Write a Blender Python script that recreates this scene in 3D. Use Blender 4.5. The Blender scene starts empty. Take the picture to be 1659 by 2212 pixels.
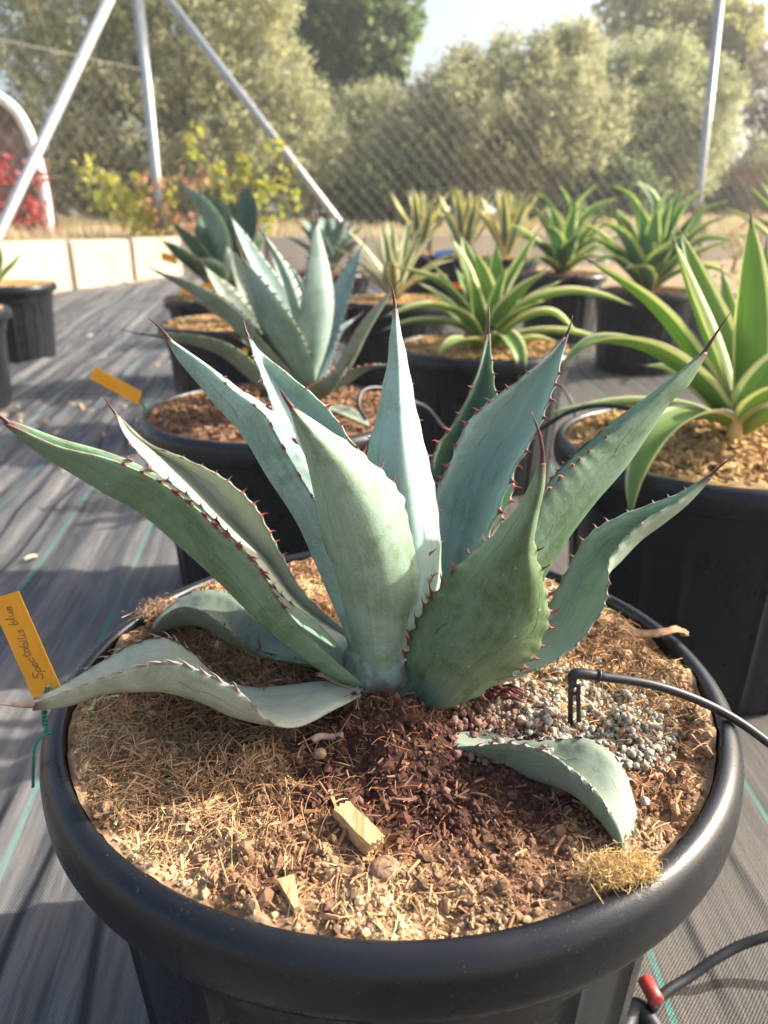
import bpy, math, random
import numpy as np
from mathutils import Vector
random.seed(7); rng = np.random.default_rng(7)
scene = bpy.context.scene
C = scene.collection
PI = math.pi
R = math.radians

# ------------------------------------------------------------------ camera, sky, sun
PITCH = R(21.0); CAMZ = 0.843; F = 1661.5; CX, CY = 829.5, 1106.0   # photo measured at 1659 x 2212
cam_d = bpy.data.cameras.new('camera'); cam = bpy.data.objects.new('camera', cam_d); C.objects.link(cam)
cam.location = (0, 0, CAMZ); cam.rotation_euler = (PI/2 - PITCH, 0, 0)
cam_d.sensor_fit = 'VERTICAL'; cam_d.sensor_height = 36; cam_d.sensor_width = 27
cam_d.lens = 36 * F / 2212
cam_d.clip_start = 0.02; cam_d.clip_end = 2000
cam_d.dof.use_dof = True; cam_d.dof.focus_distance = 0.57; cam_d.dof.aperture_fstop = cam_d.lens / 1000 / 0.0042
scene.camera = cam

VEIL_DENSITY = 0.0026
SUN_AZ = R(75)      # clockwise from +Y
SUN_EL = R(31)
world = bpy.data.worlds.new('World'); scene.world = world; world.use_nodes = True
wn = world.node_tree; wn.nodes.clear()
wo = wn.nodes.new('ShaderNodeOutputWorld'); wb = wn.nodes.new('ShaderNodeBackground'); ws = wn.nodes.new('ShaderNodeTexSky')
ws.sky_type = 'NISHITA'; ws.sun_disc = False; ws.sun_elevation = SUN_EL; ws.sun_rotation = SUN_AZ
ws.air_density = 1.0; ws.dust_density = 6.0; ws.ozone_density = 1.0
wb.inputs['Strength'].default_value = 0.15
wn.links.new(ws.outputs[0], wb.inputs['Color']); wn.links.new(wb.outputs[0], wo.inputs['Surface'])
sd = bpy.data.lights.new('sun', 'SUN'); sun = bpy.data.objects.new('sun', sd); C.objects.link(sun)
sd.energy = 4.5; sd.angle = R(0.55); sd.color = (1.0, 0.95, 0.87)
sv = Vector((math.sin(SUN_AZ)*math.cos(SUN_EL), math.cos(SUN_AZ)*math.cos(SUN_EL), math.sin(SUN_EL)))
sun.rotation_euler = sv.to_track_quat('Z', 'Y').to_euler(); sun.location = sv * 20
scene.view_settings.view_transform = 'Standard'; scene.view_settings.look = 'None'
scene.view_settings.exposure = 1.2; scene.view_settings.gamma = 1
scene.cycles.max_bounces = 8

# ------------------------------------------------------------------ coordinates
FW = np.array([0, math.cos(PITCH), -math.sin(PITCH)]); UP = np.array([0, math.sin(PITCH), math.cos(PITCH)]); RT = np.array([1., 0, 0])
CAM = np.array([0, 0, CAMZ])
def ray(px, py):
    return FW + (px - CX)/F*RT - (py - CY)/F*UP
def at(px, py, Y):
    d = ray(px, py); return CAM + d*(Y/d[1])
def atz(px, py, z):
    d = ray(px, py); return CAM + d*((z - CAMZ)/d[2])

# ------------------------------------------------------------------ object helpers
def tag(o, label=None, cat=None, group=None, kind=None):
    if label: o['label'] = label
    if cat: o['category'] = cat
    if group: o['group'] = group
    if kind: o['kind'] = kind
    return o
def thing(name, label, cat, loc=(0, 0, 0), group=None):
    o = bpy.data.objects.new(name, None); C.objects.link(o); o.location = loc; o.empty_display_size = 0.05
    return tag(o, label, cat, group)
def mesh(name, V, Fc, m, parent=None, smooth=True, uv=None, col=None, attrs=None):
    """V world coordinates (N,3); Fc list of faces or (M,k) array"""
    V = np.asarray(V, dtype=float)
    if parent is not None:
        V = V - np.array(parent.get('_w', (0, 0, 0)))
    me = bpy.data.meshes.new(name)
    if isinstance(Fc, np.ndarray):
        k = Fc.shape[1]; n = len(Fc)
        me.vertices.add(len(V)); me.vertices.foreach_set('co', V.astype(np.float32).ravel())
        me.loops.add(n*k); me.loops.foreach_set('vertex_index', Fc.astype(np.int32).ravel())
        me.polygons.add(n); me.polygons.foreach_set('loop_start', np.arange(0, n*k, k, dtype=np.int32))
        me.polygons.foreach_set('loop_total', np.full(n, k, dtype=np.int32))
        me.update(calc_edges=True)
    else:
        me.from_pydata([tuple(v) for v in V], [], [tuple(int(i) for i in f) for f in Fc])
    me.polygons.foreach_set('use_smooth', [smooth]*len(me.polygons))
    if col is not None:
        a = me.color_attributes.new('col', 'FLOAT_COLOR', 'POINT')
        c4 = np.ones((len(V), 4), dtype=np.float32); c4[:, :3] = col; a.data.foreach_set('color', c4.ravel())
    if uv is not None:
        a = me.attributes.new('uvv', 'FLOAT_VECTOR', 'POINT')
        u3 = np.zeros((len(V), 3), dtype=np.float32); u3[:, :uv.shape[1]] = uv; a.data.foreach_set('vector', u3.ravel())
    if isinstance(m, (list, tuple)):
        for mm in m: me.materials.append(mm)
    elif m is not None: me.materials.append(m)
    me.update()
    o = bpy.data.objects.new(name, me); C.objects.link(o)
    if parent is not None: o.parent = parent
    return o
def root(name, label, cat, loc=(0, 0, 0), group=None):
    o = thing(name, label, cat, loc, group); o['_w'] = tuple(float(v) for v in loc); return o
def sub(part, parent):
    """mark mesh part so that its own children can be added (its origin equals parent's)"""
    part['_w'] = parent['_w']; return part

# ---- materials
class NT:
    def __init__(s, name):
        s.m = bpy.data.materials.new(name); s.m.use_nodes = True; s.t = s.m.node_tree; s.t.nodes.clear()
        s.out = s.n('ShaderNodeOutputMaterial')
    def n(s, typ, **kw):
        x = s.t.nodes.new(typ)
        for k, v in kw.items(): setattr(x, k, v)
        return x
    def L(s, a, b): s.t.links.new(a, b)
    def val(s, sock, v):
        if hasattr(v, 'is_linked') or isinstance(v, bpy.types.NodeSocket): s.L(v, sock)
        else: sock.default_value = v
    def math(s, op, a, b=None, c=None, clamp=False):
        x = s.n('ShaderNodeMath', operation=op); x.use_clamp = clamp
        s.val(x.inputs[0], a)
        if b is not None: s.val(x.inputs[1], b)
        if c is not None: s.val(x.inputs[2], c)
        return x.outputs[0]
    def mix(s, f, a, b, mode='MIX'):
        x = s.n('ShaderNodeMix', data_type='RGBA', blend_type=mode)
        s.val(x.inputs[0], f)
        for i, v in ((6, a), (7, b)):
            if isinstance(v, tuple): x.inputs[i].default_value = (*v[:3], 1)
            else: s.L(v, x.inputs[i])
        return x.outputs[2]
    def noise(s, scale, detail=4, rough=0.55, vec=None, dist=0.0):
        x = s.n('ShaderNodeTexNoise'); x.inputs['Scale'].default_value = scale; x.inputs['Detail'].default_value = detail
        x.inputs['Roughness'].default_value = rough; x.inputs['Distortion'].default_value = dist
        if vec is None: vec = s.coord()
        s.L(vec, x.inputs['Vector']); return x.outputs[0]
    def coord(s): return s.n('ShaderNodeTexCoord').outputs['Object']
    def attr(s, name): return s.n('ShaderNodeAttribute', attribute_name=name)
    def mapping(s, vec, scale=(1, 1, 1), rot=(0, 0, 0), loc=(0, 0, 0)):
        x = s.n('ShaderNodeMapping'); s.L(vec, x.inputs[0]); x.inputs['Scale'].default_value = scale
        x.inputs['Rotation'].default_value = rot; x.inputs['Location'].default_value = loc; return x.outputs[0]
    def ramp(s, f, stops):
        x = s.n('ShaderNodeMapRange'); s.L(f, x.inputs[0])
        x.inputs[1].default_value, x.inputs[2].default_value = stops; x.clamp = True; return x.outputs[0]
    def bump(s, h, strength=0.3, dist=0.002):
        x = s.n('ShaderNodeBump'); x.inputs['Strength'].default_value = strength; x.inputs['Distance'].default_value = dist
        s.L(h, x.inputs['Height']); return x.outputs[0]
    def bsdf(s, col, rough=0.6, spec=0.4, nrm=None, metal=0.0, trans=0.0, tcol=None, sss=0.0):
        b = s.n('ShaderNodeBsdfPrincipled')
        if isinstance(col, tuple): b.inputs['Base Color'].default_value = (*col[:3], 1)
        else: s.L(col, b.inputs['Base Color'])
        s.val(b.inputs['Roughness'], rough); b.inputs['Specular IOR Level'].default_value = spec; s.val(b.inputs['Metallic'], metal)
        if nrm is not None: s.L(nrm, b.inputs['Normal'])
        if sss: 
            b.inputs['Subsurface Weight'].default_value = sss; b.inputs['Subsurface Radius'].default_value = (.004, .006, .002); b.inputs['Subsurface Scale'].default_value = 1
        res = b.outputs[0]
        if trans > 0:
            t = s.n('ShaderNodeBsdfTranslucent')
            tc = tcol if tcol is not None else col
            if isinstance(tc, tuple): t.inputs['Color'].default_value = (*tc[:3], 1)
            else: s.L(tc, t.inputs['Color'])
            mx = s.n('ShaderNodeMixShader'); mx.inputs[0].default_value = trans
            s.L(b.outputs[0], mx.inputs[1]); s.L(t.outputs[0], mx.inputs[2]); res = mx.outputs[0]
        s.L(res, s.out.inputs[0]); return s.m

def simple(name, col, rough=0.6, spec=0.4, nz=0.0, scale=20, metal=0.0, bump=0.0, bscale=200):
    t = NT(name); c = col
    if nz:
        c = t.mix(t.ramp(t.noise(scale), (0.3, 0.7)), tuple(v*(1-nz) for v in col), tuple(min(1, v*(1+nz)) for v in col))
    nr = t.bump(t.noise(bscale, 3), bump, 0.002) if bump else None
    return t.bsdf(c, rough, spec, nr, metal)
def attrmat(name, rough=0.9, spec=0.2, nz=0.3, scale=300, trans=0.0, bump=0.0):
    t = NT(name); c = t.attr('col').outputs['Color']
    if nz:
        g = t.ramp(t.noise(scale, 3), (0.25, 0.75)); c = t.mix(g, c, t.mix(1.0, c, (1-nz, 1-nz, 1-nz), 'MULTIPLY'))
    nr = t.bump(t.noise(scale*1.5, 3), bump, 0.002) if bump else None
    return t.bsdf(c, rough, spec, nr, trans=trans)

def leaf_mat(name, glau, green, g, marg=(0.16, 0.045, 0.035), imprint=0.5, seed=0.0, fb=0.14):
    """fleshy agave leaf; uvv.x = across 0..1, uvv.y = along 0..1, uvv.z = 1 on the inner face"""
    t = NT(name); uv = t.n('ShaderNodeSeparateXYZ'); t.L(t.attr('uvv').outputs['Vector'], uv.inputs[0])
    u, v, face = uv.outputs
    co = t.mapping(t.coord(), loc=(seed*3.1, seed*1.7, seed))
    au = t.math('ABSOLUTE', t.math('MULTIPLY_ADD', u, 2.0, -1.0))
    big = t.ramp(t.noise(20, 7, 0.72, co, 0.6), (0.46, 0.62)); fine = t.noise(900, 2, 0.6, co)
    stretch = t.n('ShaderNodeCombineXYZ'); t.L(t.math('MULTIPLY', u, 26.0), stretch.inputs[0]); t.L(t.math('MULTIPLY', v, 3.0), stretch.inputs[1])
    stretch.inputs[2].default_value = seed
    st = t.noise(1.0, 4, 0.6, stretch.outputs[0])
    # waxy bloom rubbed off in patches
    gg = t.math('ADD', t.math('MULTIPLY_ADD', big, -0.42, g), t.math('MULTIPLY_ADD', st, 0.6, -0.28), clamp=True)
    gg = t.math('ADD', gg, t.math('MULTIPLY_ADD', fine, 0.9, -0.45), clamp=True)
    gg = t.math('ADD', gg, t.math('MULTIPLY', face, fb), clamp=True)
    col = t.mix(gg, green, glau)
    # bud imprints: scalloped lines parallel to the margin
    h = t.math('ABSOLUTE', t.math('SINE', t.math('MULTIPLY_ADD', v, 30.0, seed)))
    off = t.math('MULTIPLY_ADD', t.noise(5, 1, 0.4, co), 0.5, 0.36)
    d = t.math('ABSOLUTE', t.math('SUBTRACT', au, t.math('MULTIPLY_ADD', h, 0.07, off)))
    line = t.math('SUBTRACT', 1.0, t.math('DIVIDE', d, 0.022), clamp=True)
    line = t.math('MULTIPLY', line, t.ramp(t.noise(30, 2, 0.5, t.mapping(co, loc=(5, 5, 5))), (0.45, 0.6)))
    col = t.mix(t.math('MULTIPLY', line, imprint*.8), col, tuple(c*0.8 for c in green))
    # corky specks
    vor = t.n('ShaderNodeTexVoronoi'); vor.inputs['Scale'].default_value = 70; t.L(co, vor.inputs['Vector'])
    sp = t.math('LESS_THAN', vor.outputs['Distance'], 0.075)
    col = t.mix(t.math('MULTIPLY', sp, 0.6), col, (0.42, 0.38, 0.28))
    # margin and tip
    mg = t.math('MULTIPLY', t.ramp(au, (0.965, 0.99)), t.ramp(t.noise(70, 2, .5, co), (.4, .6))); col = t.mix(t.math('MULTIPLY', mg, 0.6), col, marg)
    tp = t.ramp(v, (0.955, 0.995)); col = t.mix(t.math('MULTIPLY', tp, 0.85), col, (0.13, 0.07, 0.06))
    hgt = t.math('ADD', t.math('MULTIPLY', t.noise(55, 4, 0.6, co), 0.7), t.math('ADD', t.math('MULTIPLY', line, -0.35), t.math('MULTIPLY', t.noise(1300, 2, 0.5, co), 0.10)))
    return t.bsdf(col, t.math('MULTIPLY_ADD', gg, 0.22, 0.46), 0.3, t.bump(hgt, 0.45, 0.0025), sss=0.12)

def stripe_mat(name, mid, edge, bw=0.28, trans=0.28, rough=0.45, marg=(0.3, 0.2, 0.08)):
    t = NT(name); uv = t.n('ShaderNodeSeparateXYZ'); t.L(t.attr('uvv').outputs['Vector'], uv.inputs[0])
    au = t.math('ABSOLUTE', t.math('MULTIPLY_ADD', uv.outputs[0], 2.0, -1.0))
    st = t.n('ShaderNodeCombineXYZ'); t.L(t.math('MULTIPLY', uv.outputs[0], 9.0), st.inputs[0]); t.L(uv.outputs[1], st.inputs[1])
    w = t.noise(2.5, 3, 0.5, st.outputs[0])
    k = t.ramp(t.math('ADD', au, t.math('MULTIPLY_ADD', w, 0.16, -0.08)), (1-bw-0.04, 1-bw+0.04))
    base = t.mix(w, tuple(c*0.75 for c in mid), tuple(c*1.25 for c in mid))
    col = t.mix(k, base, edge); col = t.mix(t.math('MULTIPLY', t.ramp(au, (0.96, 0.985)), 0.6), col, marg)
    col = t.mix(t.math('MULTIPLY', t.ramp(uv.outputs[1], (0.96, 1.0)), 0.8), col, (0.12, 0.07, 0.05))
    return t.bsdf(col, rough, 0.4, trans=trans)

# black plastic with a fine moulded grain and dust
def plastic(name, col=(0.009, 0.010, 0.013)):
    t = NT(name); co = t.coord()
    dust = t.ramp(t.noise(7, 5, 0.7, co), (0.45, 0.75))
    vor = t.n('ShaderNodeTexVoronoi'); vor.inputs['Scale'].default_value = 260; t.L(co, vor.inputs['Vector'])
    speck = t.math('MULTIPLY', t.math('LESS_THAN', vor.outputs['Distance'], 0.13), t.ramp(t.noise(60, 2, 0.5, co), (0.42, 0.6)))
    scr = t.ramp(t.noise(40, 4, 0.7, t.mapping(co, scale=(1, 1, 0.15))), (0.6, 0.8))
    c = t.mix(t.math('MULTIPLY', dust, 0.24), col, (0.035, 0.034, 0.033)); c = t.mix(t.math('MULTIPLY', speck, 0.45), c, (0.16, 0.145, 0.12))
    c = t.mix(t.math('MULTIPLY', scr, 0.12), c, (0.1, 0.1, 0.1))
    rough = t.math('MULTIPLY_ADD', dust, 0.16, 0.27)
    return t.bsdf(c, rough, 0.36, t.bump(t.noise(1100, 2, 0.5, co), 0.22, 0.0007))
M_pot = plastic('black_plastic'); M_tube = simple('black_rubber', (0.015, 0.015, 0.017), 0.45, 0.5, 0.3, 60)

# ------------------------------------------------------------------ geometry helpers
def catmull(P, n, closed=False):
    """smooth curve through points P (k,d), n samples, uniform in chord length"""
    P = np.asarray(P, dtype=float)
    if len(P) == 2: return P[0] + (P[1]-P[0])*np.linspace(0, 1, n)[:, None]
    Q = np.vstack([2*P[0]-P[1], P, 2*P[-1]-P[-2]])
    k = len(P); d = np.linalg.norm(np.diff(P[:, :min(9, P.shape[1])], axis=0), axis=1); s = np.concatenate([[0], np.cumsum(d)]); s /= s[-1]
    out = []
    for t in np.linspace(0, 1, n):
        i = min(np.searchsorted(s, t, side='right')-1, k-2); f = (t-s[i])/max(1e-9, s[i+1]-s[i])
        p0, p1, p2, p3 = Q[i], Q[i+1], Q[i+2], Q[i+3]
        d1 = s[i+1]-s[i]; d0 = (s[i]-s[i-1]) if i > 0 else d1; d2 = (s[i+2]-s[i+1]) if i+2 < k else d1
        m1 = (p2-p1)/d1*0.5 + (p1-p0)/d0*0.5; m2 = (p2-p1)/d1*0.5 + (p3-p2)/d2*0.5
        h00 = 2*f**3-3*f**2+1; h10 = f**3-2*f**2+f; h01 = -2*f**3+3*f**2; h11 = f**3-f**2
        out.append(h00*p1 + h10*d1*m1 + h01*p2 + h11*d1*m2)
    return np.array(out)
def nrm(a):
    return a/np.maximum(1e-12, np.linalg.norm(a, axis=-1, keepdims=True))
def grid_faces(nu, nv, wrap=False):
    """vertices index j*nu+i, nv rows"""
    i = np.arange(nu if wrap else nu-1); j = np.arange(nv-1); I, J = np.meshgrid(i, j)
    I2 = (I+1) % nu
    return np.stack([J*nu+I, J*nu+I2, (J+1)*nu+I2, (J+1)*nu+I], -1).reshape(-1, 4)
def tube(P, r, k=8, n=None, cap=True):
    P = np.asarray(P, float)
    if n: P = catmull(P, n)
    n = len(P); r = np.broadcast_to(np.asarray(r, float), (n,)) if np.ndim(r) == 0 or len(r) == n else np.interp(np.linspace(0, 1, n), np.linspace(0, 1, len(r)), r)
    T = nrm(np.gradient(P, axis=0)); a = np.array([0, 0, 1.]) if abs(T[0][2]) < 0.9 else np.array([1., 0, 0])
    N = nrm(np.cross(T[0], a)); V = []
    for q in range(n):
        N = nrm(N - T[q]*np.dot(N, T[q])); B = np.cross(T[q], N)
        ang = np.arange(k)*2*PI/k
        V.append(P[q] + r[q]*(np.cos(ang)[:, None]*N + np.sin(ang)[:, None]*B))
    V = np.vstack(V); Fc = [tuple(f) for f in grid_faces(k, n, True)]
    if cap: Fc += [tuple(range(k))[::-1], tuple(range((n-1)*k, n*k))]
    return V, Fc
def join(parts):
    V = []; Fc = []; o = 0
    for v, f in parts:
        V.append(np.asarray(v)); Fc += [tuple(int(i)+o for i in g) for g in f]; o += len(v)
    return np.vstack(V), Fc
def lathe(prof, k=96, center=(0, 0, 0)):
    prof = np.asarray(prof, float); ang = np.arange(k)*2*PI/k
    V = np.stack([np.outer(prof[:, 0], np.cos(ang)), np.outer(prof[:, 0], np.sin(ang)), np.repeat(prof[:, 1:2], k, 1)], -1).reshape(-1, 3) + np.array(center)
    return V, [tuple(f) for f in grid_faces(k, len(prof), True)]
def boxv(c, s, rz=0):
    x, y, z = s; V = np.array([(a*x/2, b*y/2, d*z/2) for a in (-1, 1) for b in (-1, 1) for d in (-1, 1)])
    V = V @ np.array([[math.cos(rz), math.sin(rz), 0], [-math.sin(rz), math.cos(rz), 0], [0, 0, 1]]) + np.array(c)
    return V, [(0, 1, 3, 2), (4, 6, 7, 5), (0, 4, 5, 1), (2, 3, 7, 6), (0, 2, 6, 4), (1, 5, 7, 3)]
def rot_mats(n, tilt=1.0):
    """random rotations (n,3,3)"""
    q = rng.normal(size=(n, 4)); q[:, 1:3] *= tilt; q /= np.linalg.norm(q, axis=1)[:, None]; w, x, y, z = q.T
    return np.stack([1-2*(y*y+z*z), 2*(x*y-z*w), 2*(x*z+y*w), 2*(x*y+z*w), 1-2*(x*x+z*z), 2*(y*z-x*w), 2*(x*z-y*w), 2*(y*z+x*w), 1-2*(x*x+y*y)], -1).reshape(n, 3, 3)
def scatter(TV, TF, pos, mats, scl, cols):
    """instance one template N times in one mesh: returns V,F,col"""
    n, k = len(pos), len(TV)
    if np.ndim(scl) == 1: scl = np.repeat(scl[:, None], 3, 1)
    V = np.einsum('nij,nkj->nki', mats, TV[None]*scl[:, None, :]) + pos[:, None]
    Fc = (TF[None] + (np.arange(n)*k)[:, None, None]).reshape(-1, TF.shape[1])
    return V.reshape(-1, 3), Fc, np.repeat(cols, k, 0)
def stack_arr(parts):
    V = []; Fc = []; Cc = []; o = 0
    for v, f, c in parts: V.append(v); Fc.append(f+o); Cc.append(c); o += len(v)
    return np.vstack(V), np.vstack(Fc), np.vstack(Cc)
import bmesh
def ico(sub=1):
    b = bmesh.new(); bmesh.ops.create_icosphere(b, subdivisions=sub, radius=1); V = np.array([v.co[:] for v in b.verts]); Fc = np.array([[v.index for v in f.verts] for f in b.faces]); b.free(); return V, Fc
ICO1, ICO1F = ico(1); ICO2, ICO2F = ico(2)
def vnoise(x, y, s, seed=0):
    """cheap smooth value noise"""
    r = np.random.default_rng(seed).random((64, 64)); x = np.asarray(x)*s+1000; y = np.asarray(y)*s+1000
    xi = np.floor(x).astype(int); yi = np.floor(y).astype(int); fx = x-xi; fy = y-yi; fx = fx*fx*(3-2*fx); fy = fy*fy*(3-2*fy)
    g = lambda a, b: r[a % 64, b % 64]
    return (g(xi, yi)*(1-fx)+g(xi+1, yi)*fx)*(1-fy) + (g(xi, yi+1)*(1-fx)+g(xi+1, yi+1)*fx)*fy

# ------------------------------------------------------------------ ground
def ground_z(x, Y): return np.maximum(0, np.asarray(Y)-4.5)*0.028
WALL_A, WALL_B = np.array([-2.56, 10.0]), np.array([13.0, 15.2])      # back wall, from the corner to the right
LW_A, LW_B = np.array([-5.01, 5.0]), np.array([-2.56, 10.0])              # left wall, running away from the camera
def left_x(Y): return LW_A[0] + (np.asarray(Y)-LW_A[1])*(LW_B[0]-LW_A[0])/(LW_B[1]-LW_A[1])
WD = (WALL_B-WALL_A)/np.linalg.norm(WALL_B-WALL_A); WN = np.array([-WD[1], WD[0]])
def wall_y(x): return WALL_A[1] + (x-WALL_A[0])*(WALL_B[1]-WALL_A[1])/(WALL_B[0]-WALL_A[0])

def build_ground():
    # one sheet to the horizon, bare dry earth with dead grass, raised behind the block wall
    xs = np.concatenate([-np.geomspace(900, 12, 22), np.linspace(-11, -6.1, 16), np.linspace(-6, -3, 61), np.linspace(-2.6, 13, 40), np.geomspace(14, 900, 22)])
    ys = np.concatenate([[-300, -60, -20, -6], np.linspace(-4, 13, 60), np.linspace(13.1, 15, 30), np.linspace(15.5, 40, 40), np.geomspace(44, 1500, 16)])
    X, Y = np.meshgrid(xs, ys); wy = wall_y(np.clip(X, -11, 13))
    Z = ground_z(X, Y)-0.012
    back = np.maximum(np.clip((Y-wy-0.02)/0.2, 0, 1)*(X > -2.75), np.clip((left_x(np.clip(Y, -30, 400))-X-.02)/.2, 0, 1))
    hill = 0.60 + np.clip(Y-wy, 0, 25)*0.012 + (vnoise(X, Y, 0.8, 3)-0.5)*0.06
    hill = hill + np.clip(X-3, 0, 8)*0.045*np.clip((Y-wy)/6, 0, 1)
    Z = Z*(1-back) + hill*back
    t = NT('dry_earth'); n1 = t.noise(1.3, 6); n2 = t.noise(14, 5)
    c = t.mix(t.ramp(n1, (0.35, 0.65)), (0.30, 0.22, 0.13), (0.42, 0.31, 0.17)); c = t.mix(t.ramp(n2, (0.4, 0.7)), c, (0.20, 0.15, 0.09))
    m = t.bsdf(c, 0.95, 0.1, t.bump(t.noise(20, 6), 0.6, 0.03))
    o = mesh('ground', np.stack([X, Y, Z], -1).reshape(-1, 3), grid_faces(len(xs), len(ys)), m)
    tag(o, kind='structure')

    # woven weed-control cloth with ridges running away from the camera
    def cloth_mat(name, base, dusty, rot, teal_off, brown):
        t = NT(name); co = t.mapping(t.coord(), rot=(0, 0, rot)); sx = t.n('ShaderNodeSeparateXYZ'); t.L(co, sx.inputs[0]); x, y, _ = sx.outputs
        fr = t.math('FRACT', t.math('DIVIDE', t.math('ADD', x, teal_off), 0.2385))
        ln = t.math('LESS_THAN', t.math('ABSOLUTE', t.math('SUBTRACT', fr, 0.5)), 0.016)
        dash = t.math('GREATER_THAN', t.math('SINE', t.math('ADD', t.math('MULTIPLY', y, 900.0), t.math('MULTIPLY', x, 1300.0))), -0.55)
        wv = t.math('MULTIPLY', t.math('SINE', t.math('MULTIPLY', x, 1500.0)), t.math('SINE', t.math('MULTIPLY', y, 1250.0)))
        dust = t.ramp(t.noise(3.0, 6, 0.65, co), (0.38, 0.68)); streak = t.math('MULTIPLY_ADD', t.ramp(t.noise(1.0, 3, 0.6, t.mapping(co, scale=(11, .35, 1))), (0.40, 0.62)), 0.6, t.math('MULTIPLY', t.ramp(t.noise(1.0, 3, 0.6, t.mapping(co, scale=(95, 5, 1))), (0.45, 0.6)), 0.4))
        c = t.mix(t.math('MULTIPLY', dust, 0.6), base, brown); c = t.mix(t.math('MULTIPLY', streak, 0.55), c, dusty)
        fr2 = t.math('FRACT', t.math('ADD', t.math('MULTIPLY', x, 10.7), t.math('MULTIPLY', t.noise(0.8, 2, 0.5, co), 3.0))); fold_shade = t.math('MAXIMUM', t.ramp(t.math('ABSOLUTE', t.math('SUBTRACT', fr2, 0.5)), (0.03, 0.10)), t.ramp(t.noise(1.7, 3, 0.6, t.mapping(co, scale=(1, .5, 1), loc=(9, 2, 0))), (0.50, 0.58))); c = t.mix(fold_shade, t.mix(1.0, c, (0.15, 0.15, 0.17), 'MULTIPLY'), c)  # crease shade painted into the colour as thin broken dark lines
        c = t.mix(t.math('MULTIPLY_ADD', wv, 0.35, 0.35), c, t.mix(1.0, c, (0.45, 0.45, 0.45), 'MULTIPLY'))
        c = t.mix(t.math('MULTIPLY', t.math('MULTIPLY', ln, dash), t.math('MULTIPLY_ADD', dust, -0.45, 0.72)), c, (0.02, 0.30, 0.25))
        return t.bsdf(c, 0.62, 0.35, t.bump(t.math('ADD', wv, t.math('MULTIPLY', streak, 1.5)), 0.5, 0.0012))
    xs = np.linspace(-4.9, 0.02, 560); ys = np.concatenate([np.linspace(-1.5, 3.0, 120), np.linspace(3.05, 10.8, 120)])
    X, Y = np.meshgrid(xs, ys)
    U = X + 0.125*Y
    amp = 0.030*np.clip(1.2-vnoise(X, Y, 0.9, 5), 0.2, 1)
    rid = vnoise(U*22 + vnoise(X, Y, 1.2, 6)*1.2, Y*0.35, 1.0, 8)
    rid2 = vnoise(U*46 + 3, Y*0.8, 1.0, 9)
    cross = vnoise(X*1.3, Y*5, 1.0, 10)
    Z = ground_z(X, Y) + 0.002 + amp*(rid**1.5) + 0.009*rid2 + 0.010*cross
    Z = Z - 0.5*(X < left_x(Y)-.1)
    m1 = cloth_mat('weed_cloth', (0.038, 0.042, 0.056), (0.34, 0.32, 0.29), R(-7.1), 0.055, (0.15, 0.14, 0.13))
    o = mesh('ground_cloth', np.stack([X, Y, Z], -1).reshape(-1, 3), grid_faces(len(xs), len(ys)), m1); tag(o, kind='structure')
    xs = np.linspace(0.0, 5.6, 200); ys = np.concatenate([np.linspace(-1.5, 3.0, 120), np.linspace(3.05, 7.6, 90)])
    X, Y = np.meshgrid(xs, ys)
    Z = ground_z(X, Y) + 0.012 + 0.006*vnoise(X*5, Y*0.8, 1, 15) + 0.005*vnoise(X*2, Y*3, 1, 16)
    m2 = cloth_mat('weed_cloth_dusty', (0.055, 0.052, 0.048), (0.20, 0.17, 0.135), R(1.0), 0.05, (0.13, 0.11, 0.09))
    o = mesh('ground_cloth', np.stack([X, Y, Z], -1).reshape(-1, 3), grid_faces(len(xs), len(ys)), m2); tag(o, kind='structure')
build_ground()

# ------------------------------------------------------------------ pots
PZ = 0.46
RIMP = [(.264, -.10), (.2738, -.02), (.2750, -.006), (.2760, -.0012), (.2778, .0004), (.2815, .0002), (.2860, -.0014), (.2905, -.005), (.2940, -.0110), (.2955, -.019), (.2960, -.032), (.2955, -.0405), (.2937, -.0448), (.2890, -.0462), (.264, -.0455)]
def pot_body(nr=24):
    k = 192; ang = np.arange(k)*2*PI/k
    prof = [(.2655, .414), (.264, .405), (.262, .396), (.258, .392), (.256, .385), (.250, .30), (.243, .20), (.236, .10), (.229, .02), (.226, .004), (.21, 0.0), (0.001, 0.0)]
    V = []
    for i, (r, z) in enumerate(prof):
        rib = 0.0
        if 4 <= i <= 9:
            ph = (ang*nr/(2*PI)) % 1.0
            rib = np.where((ph < 0.10), 0.005, 0.0)*(1.0 if i < 9 else 0.4)
        rr = r + rib
        V.append(np.stack([rr*np.cos(ang), rr*np.sin(ang), np.full(k, z)], -1))
    return np.vstack(V), [tuple(f) for f in grid_faces(k, len(prof), True)]
def rim_geo():
    pr = catmull(np.array(RIMP), 44); pr[:, 1] += PZ; return lathe(pr, 160)
POT_GROUP = 'round black plastic nursery pots standing on the ground cloth'
def make_pot(label, loc):
    t = root('plant_pot', label, 'plant pot', (0, 0, 0), POT_GROUP)
    b = mesh('body', *pot_body(), M_pot, t); md = b.modifiers.new('smooth_edge', 'EDGE_SPLIT'); md.split_angle = R(40)
    mesh('rim', *rim_geo(), M_pot, t)
    t.location = loc; return t
def solve_pot(px, py, rimh=PZ):
    """a rim centre seen at this place -> location of the pot standing on the ground"""
    z = rimh
    for _ in range(30):
        p = atz(px, py, z); z = rimh + float(ground_z(p[0], p[1]))
    return np.array([p[0], p[1], z-rimh])
MC = np.array([0.006, 0.597, 0.0])        # main pot
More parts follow.
